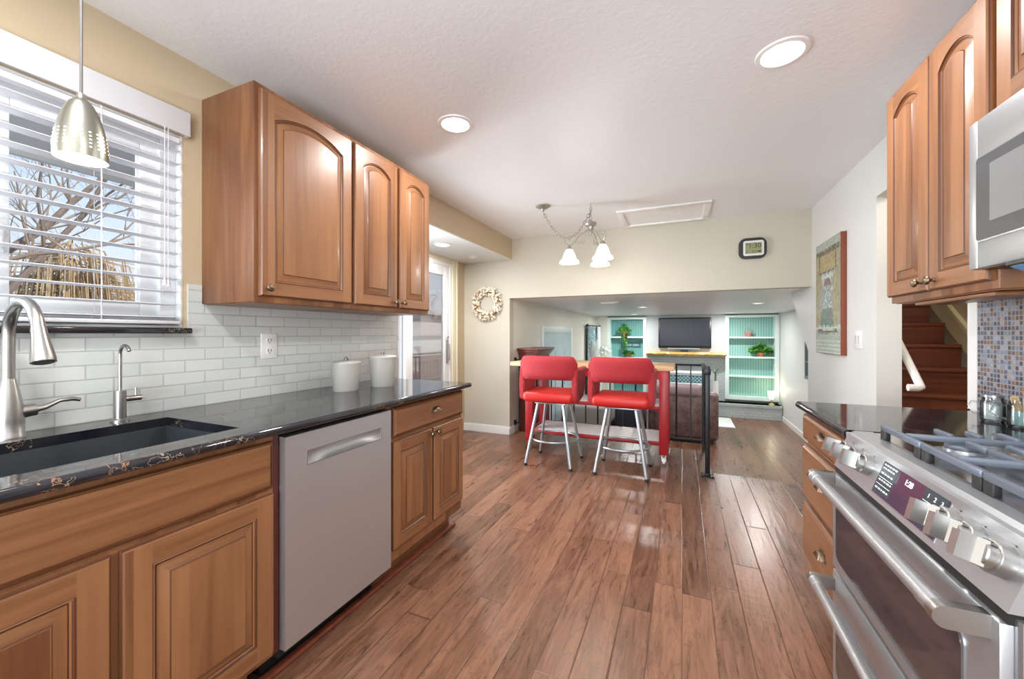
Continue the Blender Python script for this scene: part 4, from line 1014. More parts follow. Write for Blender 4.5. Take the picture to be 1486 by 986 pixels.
# ================================================================ stools
def rounded_block(x0, x1, y0, y1, z0, z1, bev, seg=4, curve=0.0, nx=1):
    b = MB(); b.box(x0, x1, y0, y1, z0, z1, bev=bev, seg=seg); return b
def stool(label, x, y, rz):
    t = thing('bar_stool', label, 'stool', (0, 0, 0), 0, 'red bar stools at the kitchen cart')
    # seat
    m = MB(); m.box(-.248, .248, -.25, .20, .615, .715, bev=.042, seg=5); obj('seat', m, M_redleather, t, local=True)
    # back: gently curved upholstered band with rounded upper corners
    m = MB(); prof = rrect(-.282, .282, .832, 1.055, .07, 8)
    prof = [p for p in prof]
    # straighten the lower corners to a small radius
    low = [(-.272, .832), (.272, .832)]
    poly = [(.272, .80)]+[p for p in prof if p[1] > .93]+[(-.272, .80)]
    N = 10
    def pt(px, pz, d):  # curve in plan
        return (px, -.245+.05*(px/.28)**2*1.0+d, pz)
    xs = sorted(set([round(-.282+.564*i/18, 4) for i in range(19)]))
    # build as strips between lower edge and upper outline
    def top_z(px):
        ax = abs(px)
        return 1.055 if ax < .212 else .985+math.sqrt(max(0, .07**2-(ax-.212)**2))
    F, Bk = [], []
    cols = []
    for px in xs:
        zt = top_z(px); cx_ = px*(.985)
        col = []
        for j in range(7):
            v = j/6; z = .832+(zt-.832)*v; e = .026*(1-abs(2*v-1)**6)*(1-abs(px/.282)**8)+.004
            col.append((pt(px*(1-.035*(1-v)), z, -e), pt(px*(1-.035*(1-v)), z, e)))
        cols.append(col)
    A = [[m.bm.verts.new(c[0]) for c in col] for col in cols]; B2 = [[m.bm.verts.new(c[1]) for c in col] for col in cols]
    n = len(cols)
    for i in range(n-1):
        for j in range(6):
            m.bm.faces.new((A[i][j], A[i+1][j], A[i+1][j+1], A[i][j+1])); m.bm.faces.new((B2[i][j], B2[i][j+1], B2[i+1][j+1], B2[i+1][j]))
        m.bm.faces.new((A[i][0], B2[i][0], B2[i+1][0], A[i+1][0])); m.bm.faces.new((A[i][6], A[i+1][6], B2[i+1][6], B2[i][6]))
    for i in (0, n-1):
        for j in range(6): m.bm.faces.new((A[i][j], A[i][j+1], B2[i][j+1], B2[i][j]))
    obj('backrest', m, M_redfab, t, local=True, ang=60)
    for s in (-1, 1):
        m = MB(); xa, xb = s*.232, s*.282
        pts_ = [(-.225, .64), (-.14, .622), (.03, .655), (.10, .72), (.13, .86), (.12, .925), (-.215, .94), (-.225, .80)]
        b = MB(); b.prism(pts_, min(xa, xb), max(xa, xb), 'X'); bmesh.ops.bevel(b.bm, geom=list(b.bm.edges), offset=.010, segments=2, affect='EDGES')
        m.merge(b.bm); m.box(min(xa, xb)-.002, max(xa, xb)+.002, -.20, .185, .885, .942, bev=.022, seg=3)
        obj('arm', m, M_redfab, t, local=True)
    m = MB(); m.box(-.15, .15, -.15, .15, .590, .602, bev=.003); m.cyl((0, 0, .596), (0, 0, .618), .09, 20); obj('swivel_plate', m, M_silver, t, local=True)
    for (sx, sy) in ((-1, -1), (1, -1), (1, 1), (-1, 1)):
        m = MB(); a = Vector((sx*.125, sy*.125, .592)); b = Vector((sx*.220, sy*.213, .022))
        m.tube([a, b], .0155, 14); lg = obj('leg', m, M_silver, t, local=True)
        m = MB(); d = (b-a).normalized(); m.tube([b-d*.004, b+d*.018], [.018, .017], 14); obj('rubber_foot', m, M_black, lg, local=True)
    m = MB(); R = .232
    m.tube([(R*math.cos(2*PI*i/40), R*math.sin(2*PI*i/40)*.985, .245) for i in range(40)], .0095, 8, closed=True); obj('foot_ring', m, M_silver, t, local=True)
    for o in (t,): o.location = (x, y, 0); o.rotation_euler = (0, 0, rz)
    return t
s1 = stool('red upholstered bar stool in front of the dark red cabinet end of the cart', -1.158, 3.735, 0)
s2 = dup(s1, (-.498, 3.74, 0), 0, 'red upholstered bar stool in front of the cart end by the black railing')

# ================================================================ kitchen cart
ca = thing('kitchen_cart', 'red painted kitchen cart with butcher block top and slatted shelves on casters', 'kitchen cart', (-.91, 4.31, 0))
m = MB(); m.box(-1.765, -.07, 4.03, 4.60, .905, .950, bev=.005); obj('top', m, M_butcher, ca)
m = MB()
for y in (4.065, 4.555): m.box(-1.57, -.155, y-.012, y+.012, .82, .905)
for x in (-1.555, -.155): m.box(x-.012, x+.012, 4.065, 4.555, .82, .905)
obj('apron', m, M_redpaint, ca, smooth=False)
for (x, y) in ((-1.545, 4.085), (-.163, 4.085), (-1.545, 4.545), (-.163, 4.545)):
    m = MB(); m.box(x-.042, x+.042, y-.042, y+.042, .095, .905, bev=.004); lg = obj('leg', m, M_redpaint, ca)
    m = MB(); m.tube([(x-.012, y-.012, .032), (x+.012, y-.012, .032)], .032, 20); m.box(x-.02, x+.02, y-.02, y+.02, .088, .095); wv = obj('caster', m, M_plug, lg)
    m = MB(); m.prism([(-.02, .095), (.02, .095), (.012, .03), (-.02, .03)], x-.019, x-.015, 'X', M=T(0, y, 0)); m.prism([(-.02, .095), (.02, .095), (.012, .03), (-.02, .03)], x+.015, x+.019, 'X', M=T(0, y, 0)); m.tube([(x-.02, y-.012, .032), (x+.02, y-.012, .032)], .008, 10); obj('fork', m, M_chrome, wv)
for z in (.545, .205):
    m = MB()
    for i in range(8): m.box(-1.505, -.205, 4.083+i*.0585, 4.083+i*.0585+.038, z, z+.014, bev=.002)
    obj('slatted_shelf', m, M_shelfslat, ca)
    m = MB()
    for y in (4.062, 4.56): m.box(-1.505, -.205, y-.011, y+.011, z-.022, z+.012, bev=.002)
    for x in (-1.545, -.163): m.box(x-.012, x+.012, 4.127, 4.503, z-.022, z+.012)
    obj('shelf_rail', m, M_redpaint, ca)

# ================================================================ railing
rl = thing('iron_railing', 'black wrought iron railing with twisted bars along the edge of the upper floor', 'railing', (.2, 3.88, 0))
RX_, RY_ = .205, 4.675
m = MB(); m.box(RX_-.019, RX_+.019, 3.885, RY_+.012, .925, .945, bev=.004); m.box(-1.965, RX_-.019, RY_-.012, RY_+.012, .915, .937, bev=.004); obj('top_rail', m, M_iron, rl)
m = MB(); m.box(RX_-.008, RX_+.008, 3.885, RY_, .115, .130); m.box(-1.965, RX_-.008, RY_-.008, RY_+.008, .115, .130); obj('bottom_rail', m, M_iron, rl, smooth=False)
m = MB(); m.box(RX_-.019, RX_+.019, 3.862, 3.90, .008, .975, bev=.003); po = obj('post', m, M_iron, rl)
m = MB(); m.box(RX_-.055, RX_+.055, 3.835, 3.935, 0, .010, bev=.002); m.box(RX_-.026, RX_+.026, 3.855, 3.907, .010, .03, bev=.003)
for (dx, dy) in ((-.042, -.035), (.042, -.035), (-.042, .035), (.042, .035)): m.cyl((RX_+dx, 3.885+dy, .01), (RX_+dx, 3.885+dy, .018), .006, 8)
obj('base_plate', m, M_iron, po)
m = MB(); m.box(RX_-.026, RX_+.026, 3.855, 3.907, .90, .95, bev=.003); obj('collar', m, M_iron, po)
m = MB(); m.box(RX_-.012, RX_+.012, RY_-.012, RY_+.012, 0, .915); obj('post', m, M_iron, rl, smooth=False)
def baluster(x, y, twist):
    m = MB(); z0, z1 = .125, .925
    if not twist: m.box(x-.0065, x+.0065, y-.0065, y+.0065, z0, z1); return obj('baluster', m, M_iron, rl, smooth=False)
    N = 70; rings = []
    for i in range(N+1):
        z = z0+(z1-z0)*i/N; a = i/N*PI*13; r = .0105
        rings.append([m.bm.verts.new((x+r*math.cos(a+q*PI/2), y+r*math.sin(a+q*PI/2), z)) for q in range(4)])
    for A, B in zip(rings, rings[1:]):
        for q in range(4): m.bm.faces.new((A[q], A[(q+1) % 4], B[(q+1) % 4], B[q]))
    return obj('baluster', m, M_iron, rl, smooth=False)
x = .085; i = 0
while x > -1.95: baluster(x, RY_, i % 3 == 1); x -= .143; i += 1
for i, y in enumerate((4.02, 4.15, 4.28, 4.41, 4.54)): baluster(RX_, y, i % 3 == 2)
m = MB(); m.box(-1.979, -1.965, RY_-.025, RY_+.025, .89, .96, bev=.002); m.box(-1.979, -1.965, RY_-.025, RY_+.025, .09, .155, bev=.002); obj('wall_bracket', m, M_iron, rl)

# ================================================================ family room
dcab = thing('tall_cabinet', 'dark cherry tall cabinet with crown top standing behind the railing', 'cabinet', (-1.85, 5.1, FAM))
m = MB(); m.box(-1.972, -1.735, 4.80, 5.36, FAM, .985); obj('body', m, M_redwood, dcab, smooth=False)
m = MB(); m.box(-1.974, -1.715, 4.78, 5.38, .985, 1.015, bev=.004); m.box(-1.976, -1.695, 4.76, 5.40, 1.015, 1.045, bev=.006); m.box(-1.976, -1.675, 4.74, 5.42, 1.045, 1.075, bev=.006); obj('crown', m, M_redwood, dcab)
m = MB(); m.box(-1.735, -1.722, 4.83, 5.33, FAM+.1, .94, bev=.004); obj('door', m, M_redwood, dcab)
# panelled double door on the left wall
m = MB(); X = -1.98
m.box(X, X+.018, 5.70, 5.80, FAM, 1.385, bev=.004); m.box(X, X+.018, 7.44, 7.54, FAM, 1.385, bev=.004); m.box(X, X+.018, 5.80, 7.44, 1.285, 1.385, bev=.004)
M_pdoor = plain('pale_blue_door_paint', (.42, .54, .57), .35)
d2 = struct('door_2', m, plain('pale_casing', (.66, .74, .73), .4), smooth=True)
for (a, b_) in ((5.80, 6.34), (6.345, 6.895), (6.90, 7.44)):
    m = MB(); m.box(X, X+.008, a, b_, FAM+.02, 1.282)
    for (c0, c1, arch) in ((a+.07, b_-.07, 1),):
        pts = [(c0, FAM+.9), (c1, FAM+.9), (c1, .90)]+[((c0+c1)/2+(c1-c0)/2*math.cos(q), .90+.10*math.sin(q)) for q in [PI*i/10 for i in range(11)]]+[(c0, .90)]
        m.prism(pts, X+.008, X+.018, 'X')
        m.box(X+.008, X+.018, c0, c1, FAM+.12, FAM+.8, bev=.004)
    obj('door_leaf', m, M_pdoor, d2)
m = MB()
for y in (6.30, 6.40): m.box(X+.008, X+.03, y-.008, y+.008, .62, .78, bev=.003)
obj('door_handle', m, M_black, d2)
# family window with curtain
m = MB()
for (a, b_, c0, c1) in ((9.35, 9.40, .15, 1.32), (9.93, 9.98, .15, 1.32), (9.40, 9.93, .15, .20), (9.40, 9.93, 1.27, 1.32)): m.box(-2.08, -1.975, a, b_, c0, c1)
w3 = struct('window_3', m, M_trim)
m = MB(); m.box(-2.05, -2.046, 9.40, 9.93, .20, 1.27); obj('pane', m, M_pane, w3, smooth=False)
k = NT('patterned_curtain_cloth'); g, x, y, z = k.pos(); n = k.n('TexVoronoi', i_Scale=14.0); k.put(n, 'Vector', g)
k.set(Base_Color=k.ramp(n.outputs[0], [(.25, (.08, .18, .22)), (.4, (.50, .60, .60)), (.6, (.20, .34, .37))]), Roughness=.8); M_curt = k.m
def curtain(label, y0, y1, mat, n=7):
    m = MB(); N = 60; z0, z1 = FAM+.02, 1.44; A, B = [], []
    for i in range(N+1):
        y = y0+(y1-y0)*i/N; xx = -1.905+.032*math.sin(i/N*2*PI*n)
        A.append((m.bm.verts.new((xx, y, z0)), m.bm.verts.new((xx, y, z1)))); B.append((m.bm.verts.new((xx+.004, y, z0)), m.bm.verts.new((xx+.004, y, z1))))
    for i in range(N):
        m.bm.faces.new((A[i][0], A[i+1][0], A[i+1][1], A[i][1])); m.bm.faces.new((B[i][0], B[i][1], B[i+1][1], B[i+1][0]))
    for i in (0, N): m.bm.faces.new((A[i][0], A[i][1], B[i][1], B[i][0]))
    return solo('curtain', m, mat, label, 'curtain', (-1.9, (y0+y1)/2, FAM+.02))
curtain('teal patterned curtain hanging beside the pale panelled doors', 8.62, 9.36, M_curt, 6)
curtain('sheer pale curtain hanging next to the left bookcase', 9.72, 9.96, plain('sheer_white', (.72, .82, .83), .8), 3)
cr_ = thing('curtain_rod', 'thin black curtain rod with round finials over the far window', 'curtain rod', (-1.9, 9.2, 1.45))
m = MB(); m.tube([(-1.9, 8.56, 1.452), (-1.9, 9.93, 1.452)], .010, 8); m.tube([(-1.98, 8.7, 1.452), (-1.9, 8.7, 1.452)], .008, 6); m.tube([(-1.98, 9.85, 1.452), (-1.9, 9.85, 1.452)], .008, 6); obj('rod', m, M_black, cr_)
for y in (8.55, 9.94):
    m = MB(); m.ball((-1.9, y, 1.452), .03); obj('finial', m, M_black, cr_)
# console table with ornaments in front of the curtain
ct_ = thing('console_table', 'white console table holding pale ornaments before the curtained window', 'table', (-1.7, 8.6, FAM))
m = MB(); m.box(-1.86, -1.45, 7.75, 9.3, .57, .61, bev=.004); obj('tabletop', m, M_trim, ct_)
for (x, y) in ((-1.83, 7.79), (-1.48, 7.79), (-1.83, 9.26), (-1.48, 9.26)):
    m = MB(); m.box(x-.025, x+.025, y-.025, y+.025, FAM, .57); obj('leg', m, M_trim, ct_, smooth=False)
def candle(label, x, y, h, mat):
    m = MB(); m.lathe([(0, 0), (.075, 0), (.07, .03), (.03, .06), (.022, h*.3), (.045, h*.45), (.05, h*.6), (.022, h*.75), (.03, h*.88), (.018, h*.93), (0, h)], 18, T(x, y, .61))
    solo('ornament', m, mat, label, 'ornament', (x, y, .61), 'ornaments on the console table')
candle('slim grey ornament standing nearest the pale panelled doors', -1.66, 7.86, .52, plain('grey_plaster', (.36, .38, .37), .6))
candle('slim white ornament standing between the grey one and the curtain', -1.60, 8.06, .55, plain('white_plaster', (.72, .78, .73), .6))
fl = thing('flower_vase', 'white flower arrangement in a pale bowl below the curtain rod', 'flowers', (-1.62, 8.95, .61))
m = MB(); m.lathe([(0, 0), (.07, 0), (.12, .08), (.13, .14), (.12, .14), (.0, .03)], 20, T(-1.62, 8.95, .61)); obj('bowl', m, plain('pale_bowl', (.70, .68, .58), .4), fl)
rf = random.Random(8)
m = MB()
for i in range(46):
    a = rf.uniform(0, 2*PI); r = rf.uniform(.02, .2); m.ball((-1.62+r*math.cos(a)*.7, 8.95+r*math.sin(a), .78+rf.uniform(0, .2)*(1-r*2)), .03, sub=1)
obj('blossoms', m, plain('white_petals', (.82, .86, .82), .6), fl)
m = MB()
for i in range(26):
    a = rf.uniform(0, 2*PI); r = rf.uniform(.02, .22); z = .74+rf.uniform(0, .24); m.box(-.03, .03, -.008, .008, -.002, .002, M=T(-1.62+r*math.cos(a)*.7, 8.95+r*math.sin(a), z) @ RZ(a) @ RY(.5))
obj('leaves', m, plain('sage_leaf', (.30, .42, .30), .6), fl)

# fireplace wall between the bookcases
m = MB(); m.box(-.79, .88, 9.98, 10.2, .85, FCEIL, mi=1); m.box(-.79, .88, 9.98, 10.2, FAM, .85, mi=0)
struct('wall_fireplace', m, [M_greybrick, plain('pale_grey_panel', (.50, .55, .57), .5)])
m = MB(); m.box(-1.71, 1.905, 9.72, 9.98, FAM, -.24, bev=.004); m.box(-1.71, 1.905, 9.70, 9.98, -.30, -.24, bev=.004)
struct('wall_hearth_base', m, M_greybrick)
mt = MB(); N = 30; rm = random.Random(4)
fr = [9.74+rm.uniform(-.025, .025) for _ in range(N+1)]; lo_ = [.765+rm.uniform(-.012, .018) for _ in range(N+1)]
rows = []
for i in range(N+1):
    x = -.78+1.67*i/N; rows.append([mt.bm.verts.new(p) for p in ((x, 9.98, .77), (x, fr[i]+.03, lo_[i]), (x, fr[i], (lo_[i]+.845)/2), (x, fr[i]+.02, .845), (x, 9.98, .85))])
for A, B in zip(rows, rows[1:]):
    for j in range(5): mt.bm.faces.new((A[j], A[(j+1) % 5], B[(j+1) % 5], B[j]))
mt.bm.faces.new(rows[0]); mt.bm.faces.new(rows[-1][::-1])
solo('mantel_shelf', mt, M_mantel, 'golden live-edge wooden mantel shelf beneath the television', 'shelf', (.05, 9.86, .77))
tv = thing('tv', 'large dark flat screen television above the golden mantel', 'television', (.04, 9.93, .85))
m = MB(); m.box(-.515, .60, 9.90, 9.96, .935, 1.64, bev=.008); obj('bezel', m, M_black, tv)
m = MB(); m.box(-.485, .57, 9.8985, 9.9015, .985, 1.61); obj('screen', m, plain('dark_screen', (.007, .010, .022), .3), tv, smooth=False)
m = MB(); m.box(-.31, .37, 9.88, 9.96, .905, .937, bev=.006); obj('speaker_bar', m, plain('grey_bar', (.30, .38, .44), .3), tv)
m = MB(); m.box(-.04, .12, 9.88, 9.96, .852, .906); obj('stand', m, M_black, tv, smooth=False)
def bookcase(label, x0, x1, z0, z1, shelves, backmat):
    t = thing('bookcase', label, 'bookcase', ((x0+x1)/2, 10.08, z0), 0, 'built-in bookcases')
    m = MB(); w = .075
    m.box(x0, x0+w, 9.96, 9.985, z0, z1); m.box(x1-w, x1, 9.96, 9.985, z0, z1); m.box(x0+w, x1-w, 9.96, 9.985, z1-.05, z1); m.box(x0+w, x1-w, 9.96, 9.985, z0, z0+.075)
    obj('face_frame', m, M_mint, t, smooth=False)
    m = MB(); m.box(x0+.01, x0+w-.004, 9.985, 10.19, z0, z1); m.box(x1-w+.004, x1-.01, 9.985, 10.19, z0, z1); m.box(x0+w-.004, x1-w+.004, 9.985, 10.19, z0, z0+.07); m.box(x0+w-.004, x1-w+.004, 9.985, 10.19, z1-.045, z1); obj('carcass', m, M_mint, t, smooth=False)
    m = MB(); m.box(x0+w-.004, x1-w+.004, 10.182, 10.19, z0+.07, z1-.045); obj('back_panel', m, backmat, t, smooth=False)
    for z in shelves:
        m = MB(); m.box(x0+w-.004, x1-w+.004, 9.965, 10.182, z-.035, z); obj('shelf', m, M_mint, t, smooth=False)
    return t
bookcase('built-in bookcase with dark teal back holding the trailing vine', -1.71, -.79, -.24, 1.665, (1.20, .69, .30), M_teal)
bookcase('built-in bookcase with seafoam back beside the white corner, mostly empty', .88, 1.895, -.19, 1.675, (1.20, .765, .345), M_seafoam)
def leafy(name, label, cat, x, y, z, rx, ry, rz_, cnt, pot, seed, hang=None, group=None):
    t = thing(name, label, cat, (x, y, z), group=group)
    r = random.Random(seed)
    if pot:
        m = MB(); m.lathe([(0, 0), (pot*.75, 0), (pot, pot*1.3), (pot*.9, pot*1.3), (0, pot)], 16, T(x, y, z)); obj('pot', m, M_terra, t)
    m = MB()
    for i in range(cnt):
        if hang and r.random() < hang[1]:
            f = r.random(); px, py, pz = x+r.uniform(-.4, .4)*rx+hang[2]*f, y-ry*.6, z+pot*1.2-f*hang[0]
        else:
            a = r.uniform(0, 2*PI); q = math.sqrt(r.random()); px, py = x+rx*q*math.cos(a), y+ry*q*math.sin(a); pz = z+pot*1.1+rz_*r.random()*(1.1-q*.8)
        s = r.uniform(.03, .055); M = T(px, py, pz) @ RZ(r.uniform(0, 6.3)) @ RX(r.uniform(-.9, .9)) @ RY(r.uniform(-.9, .9))
        m.face([(0, -s, 0), (s*.6, -s*.2, .006), (s*.45, s*.5, .004), (0, s, 0), (-s*.45, s*.5, .004), (-s*.6, -s*.2, .006)], 0 if r.random() < .65 else 1, M=M)
    obj('foliage', m, [M_leaf, M_leaf2], t, smooth=False)
    return t
leafy('trailing_vine', 'green trailing vine hanging from the top shelf of the dark teal bookcase', 'plant', -1.30, 9.99, 1.20, .15, .09, .26, 190, .07, 1, (.55, .35, .02))
leafy('potted_plant', 'small green plant in a clay pot below the trailing vine', 'plant', -1.19, 10.0, .69, .13, .08, .15, 60, .06, 2)
leafy('potted_plant', 'bushy green plant on the shelf of the mostly empty bookcase', 'plant', 1.57, 10.04, .765, .22, .09, .26, 220, .07, 3)
m = MB(); m.lathe([(0, 0), (.055, 0), (.075, .05), (.07, .1), (.06, .1), (0, .02)], 16, T(1.34, 10.05, 1.20)); m.tube([(1.34+.07*math.cos(a), 10.05, 1.285+.10*math.sin(a)) for a in [PI*i/12 for i in range(13)]], .006, 6)
solo('small_basket', m, plain('rose_basket', (.42, .20, .16), .6), 'small reddish basket on the top shelf of the mostly empty bookcase', 'basket', (1.34, 10.05, 1.20))
sg = thing('wall_sign', 'dark teal word sign hanging in the bookcase behind the vine', 'sign', (-1.19, 10.175, .98))
m = MB(); m.box(-1.41, -.94, 10.160, 10.181, .935, 1.045); obj('board', m, plain('sign_teal', (.05, .15, .17), .5), sg, smooth=False)
m = MB(); rs_ = random.Random(2); x = -1.33
while x < -.98:
    wd = rs_.uniform(.018, .03); m.tube([(x, 10.158, .965), (x+.006, 10.158, 1.0+rs_.uniform(0, .02)), (x+wd*.6, 10.158, .972), (x+wd, 10.158, .998)], .005, 5); x += wd+rs_.choice((.006, .006, .028))
obj('script_lettering', m, plain('sign_white', (.8, .85, .85), .5), sg)
tl = thing('torch_lamp', 'small lit lamp with frosted shade on the brick hearth corner', 'lamp', (1.73, 9.8, -.24))
m = MB(); m.lathe([(0, 0), (.06, 0), (.055, .02), (.015, .04), (.012, .10), (.03, .12), (0, .12)], 18, T(1.73, 9.8, -.24)); obj('base', m, plain('aged_gold', (.60, .48, .22), .35, .7), tl)
m = MB(); m.lathe([(.03, .12), (.06, .19), (.075, .29), (.07, .29), (.055, .19), (.025, .125)], 20, T(1.73, 9.8, -.24)); obj('shade', m, emis('warm_frosted', (1, .93, .75), 1.6), tl)
lamp('torch_bulb', 'POINT', (1.73, 9.8, .10), 2.0, (1, .85, .6), radius=.03)
# seating
rc = thing('recliner', 'brown leather recliner seen from behind through the railing', 'armchair', (0, 7.7, FAM))
m = MB(); m.box(-.50, .54, 7.20, 8.05, FAM+.08, -.10, bev=.05, seg=3); obj('base', m, M_leather, rc)
m = MB(); m.box(-.48, .545, 7.16, 7.42, FAM+.06, .30, bev=.07, seg=4); obj('backrest', m, M_leather, rc)
m = MB(); m.box(-.42, .30, 7.14, 7.36, .20, .42, bev=.07, seg=4); obj('head_cushion', m, plain('faded_leather', (.22, .16, .17), .5), rc)
for x in (-.54, .37):
    m = MB(); m.box(x, x+.18, 7.25, 8.1, FAM+.08, .14, bev=.06, seg=4); obj('arm', m, M_leather, rc)
m = MB(); m.box(-.42, .40, 7.26, 8.0, FAM, FAM+.09); obj('plinth', m, M_black, rc, smooth=False)
def armchair(label, x0, x1, y0, y1, zt, mat):
    t = thing('armchair', label, 'armchair', ((x0+x1)/2, (y0+y1)/2, FAM))
    m = MB(); m.box(x0, x1, y0+.05, y1, FAM+.10, FAM+.40, bev=.04, seg=3); obj('seat', m, mat, t)
    m = MB(); m.box(x0+.02, x1-.02, y0, y0+.2, FAM+.08, zt, bev=.06, seg=4); obj('backrest', m, mat, t)
    for x in (x0, x1-.14):
        m = MB(); m.box(x, x+.14, y0+.1, y1-.02, FAM+.12, FAM+.60, bev=.05, seg=3); obj('arm', m, mat, t)
    for (x, y) in ((x0+.06, y0+.08), (x1-.06, y0+.08), (x0+.06, y1-.07), (x1-.06, y1-.07)):
        m = MB(); m.cyl((x, y, FAM), (x, y, FAM+.12), .022, 10, .028); obj('leg', m, M_black, t)
    return t
armchair('grey upholstered armchair behind the cart, below the pale panelled doors', -1.78, -1.08, 6.35, 7.1, .10, plain('grey_cloth', (.40, .40, .38), .85))
armchair('dark navy armchair behind the cart, between the grey chair and the recliner', -1.02, -.56, 6.5, 7.15, .34, plain('navy_cloth', (.022, .026, .045), .8))
bn = thing('low_cabinet', 'white low cabinet with framed pictures and a teal lattice cushion beyond the recliner', 'cabinet', (.05, 9.3, FAM))
m = MB(); m.box(-.45, .50, 9.1, 9.55, FAM, .12, bev=.006); obj('body', m, M_trim, bn)
for i in range(4):
    x = -.43+i*.235
    m = MB(); m.box(x, x+.20, 9.085, 9.1, -.02, .115, bev=.003); p_ = obj('picture_frame', m, M_trim, bn)
    m = MB(); m.box(x+.03, x+.17, 9.083, 9.0855, .01, .09); obj('picture', m, daub('picture_daub', (.12, .14, .12), (.45, .48, .42), 40) if i == 0 else bpy.data.materials['picture_daub'], p_, smooth=False)
m = MB(); m.box(-.46, .51, 9.08, 9.56, .12, .225, bev=.03, seg=3); obj('roll_cushion', m, plain('pale_cloth', (.62, .68, .68), .8), bn)
k = NT('teal_lattice_cloth'); g, x, y, z = k.pos()
ck_ = k.math('MINIMUM', k.math('ABSOLUTE', k.math('SUBTRACT', k.math('FRACT', k.math('MULTIPLY', k.math('ADD', x, z), 14.0)), .5)), k.math('ABSOLUTE', k.math('SUBTRACT', k.math('FRACT', k.math('MULTIPLY', k.math('SUBTRACT', x, z), 14.0)), .5)))
k.set(Base_Color=k.ramp(ck_, [(.08, (.60, .72, .74)), (.13, (.05, .24, .30))]), Roughness=.8)
m = MB(); m.box(-.42, .46, 9.14, 9.5, .225, .375, bev=.03, seg=3); obj('lattice_cushion', m, k.m, bn)
m = MB(); m.box(-.44, .48, 9.12, 9.52, .375, .45, bev=.02, seg=3); obj('top_cushion', m, plain('pale_cloth_top', (.60, .68, .70), .8), bn)
sp_ = thing('spiky_plant', 'spiky leaved plant in a white pot against the grey brick', 'plant', (.645, 9.36, FAM))
m = MB(); m.lathe([(0, 0), (.05, 0), (.06, .82), (.05, .82), (0, .75)], 18, T(.645, 9.36, FAM)); obj('pot', m, M_trim, sp_)
m = MB(); m.tube([(.645, 9.36, FAM+.7), (.645, 9.36, .40)], .018, 8); obj('stem', m, plain('stem_green', (.12, .16, .09), .6), sp_)
m = MB(); rr = random.Random(6)
for i in range(12):
    a = i*2*PI/12; el = rr.uniform(.3, 1.2); L = .19
    p0 = Vector((.645, 9.36, .34+rr.uniform(0, .12))); p1 = p0+Vector((math.cos(a)*math.cos(el)*L, math.sin(a)*math.cos(el)*L*.7, math.sin(el)*L*.7))
    m.tube([p0, (p0+p1)/2+Vector((0, 0, .02)), p1], [.006, .013, .002], 5, flat=.3)
obj('leaves', m, plain('dull_green', (.10, .17, .11), .5), sp_)
m = MB(); m.box(.18, .94, 8.64, 9.6, FAM, FAM+.012, bev=.004)
solo('floor_mat', m, plain('white_mat', (.74, .80, .79), .8), 'white mat on the lower wooden floor beside the recliner', 'mat', (.56, 9.1, FAM))
m = MB()
for (a, b_, c0, c1) in ((7.4, 7.45, .50, 1.13), (8.10, 8.15, .50, 1.13), (7.45, 8.10, .50, .55), (7.45, 8.10, 1.08, 1.13), (7.45, 8.10, .78, .80)): m.box(1.915, 2.03, a, b_, c0, c1)
w4 = struct('window_4', m, plain('dark_window_frame', (.10, .13, .15), .4))
m = MB(); m.box(1.97, 1.974, 7.45, 8.10, .55, 1.08); obj('pane', m, M_pane, w4, smooth=False)

# ================================================================ outside
k = NT('winter_ground'); g, x, y, z = k.pos(); n = k.n('TexNoise', i_Scale=1.5, i_Detail=6.0); k.put(n, 'Vector', g)
k.set(Base_Color=k.ramp(n.outputs[0], [(.4, (.62, .60, .58)), (.6, (.40, .33, .25))]), Roughness=.9)
m = MB(); m.box(-60, -2.8, -30, 60, -.75, -.65); m.box(-60, 40, -40, -3.2, -.75, -.65); struct('ground', m, k.m)
m = MB(); m.box(-2.85, -2.07, -3.0, 2.28, 2.145, 2.18); m.box(-2.88, -2.85, -3.0, 2.28, 2.10, 2.30); struct('roof_eave', m, plain('grey_eave_boards', (.80, .81, .80), .7))
m = MB(); m.box(-3.4, 2.2, -3.2, 4.7, 2.62, 2.7); struct('roof', m, plain('roof_grey', (.3, .3, .3), .9))
nh = thing('neighbour_house', 'pale pink neighbouring house with a low roof seen through the glass door', 'house', (-11, 15, -.7))
m = MB(); m.box(-13, -9.0, 9.5, 22, -.7, 2.15); obj('wall', m, brick('pink_siding', (.66, .57, .55), (.60, .52, .50), (.52, .44, .43), 3.0, .16), nh, smooth=False)
m = MB(); m.prism([(-8.6, 2.1), (-11, 3.15), (-13.4, 2.1), (-13.4, 2.0), (-8.6, 2.0)], 9.2, 22.3, 'Y'); obj('roof', m, plain('pale_shingle', (.55, .51, .50), .9), nh, smooth=False)
m = MB(); m.box(-8.98, -8.94, 9.5, 22, 1.03, 1.2); m.box(-8.98, -8.94, 9.5, 22, 1.95, 2.05); obj('trim_band', m, plain('grey_band', (.32, .30, .31), .7), nh, smooth=False)
m = MB(); m.box(-9.0, -8.9, 9.5, 22, .55, 1.03); obj('stone_band', m, brick('pale_stone', (.74, .71, .68), (.66, .63, .60), (.55, .52, .5), .35, .1), nh, smooth=False)
fe = thing('wooden_fence', 'dark brown wooden fence below the neighbouring house', 'fence', (-8, 13, -.7))
m = MB()
for i in range(60):
    m.box(-8.02, -7.98, 7+i*.2, 7+i*.2+.185, -.66, .52)
obj('boards', m, plain('fence_brown', (.20, .13, .13), .8), fe, smooth=False)
m = MB(); m.box(-7.98, -7.93, 7, 19, .35, .43); m.box(-7.98, -7.93, 7, 19, -.3, -.22); obj('fence_rail', m, plain('fence_brown_rail', (.25, .17, .17), .8), fe, smooth=False)
M_bark = plain('bark', (.26, .20, .16), .9); M_twig = plain('twigs', (.40, .31, .23), .9)
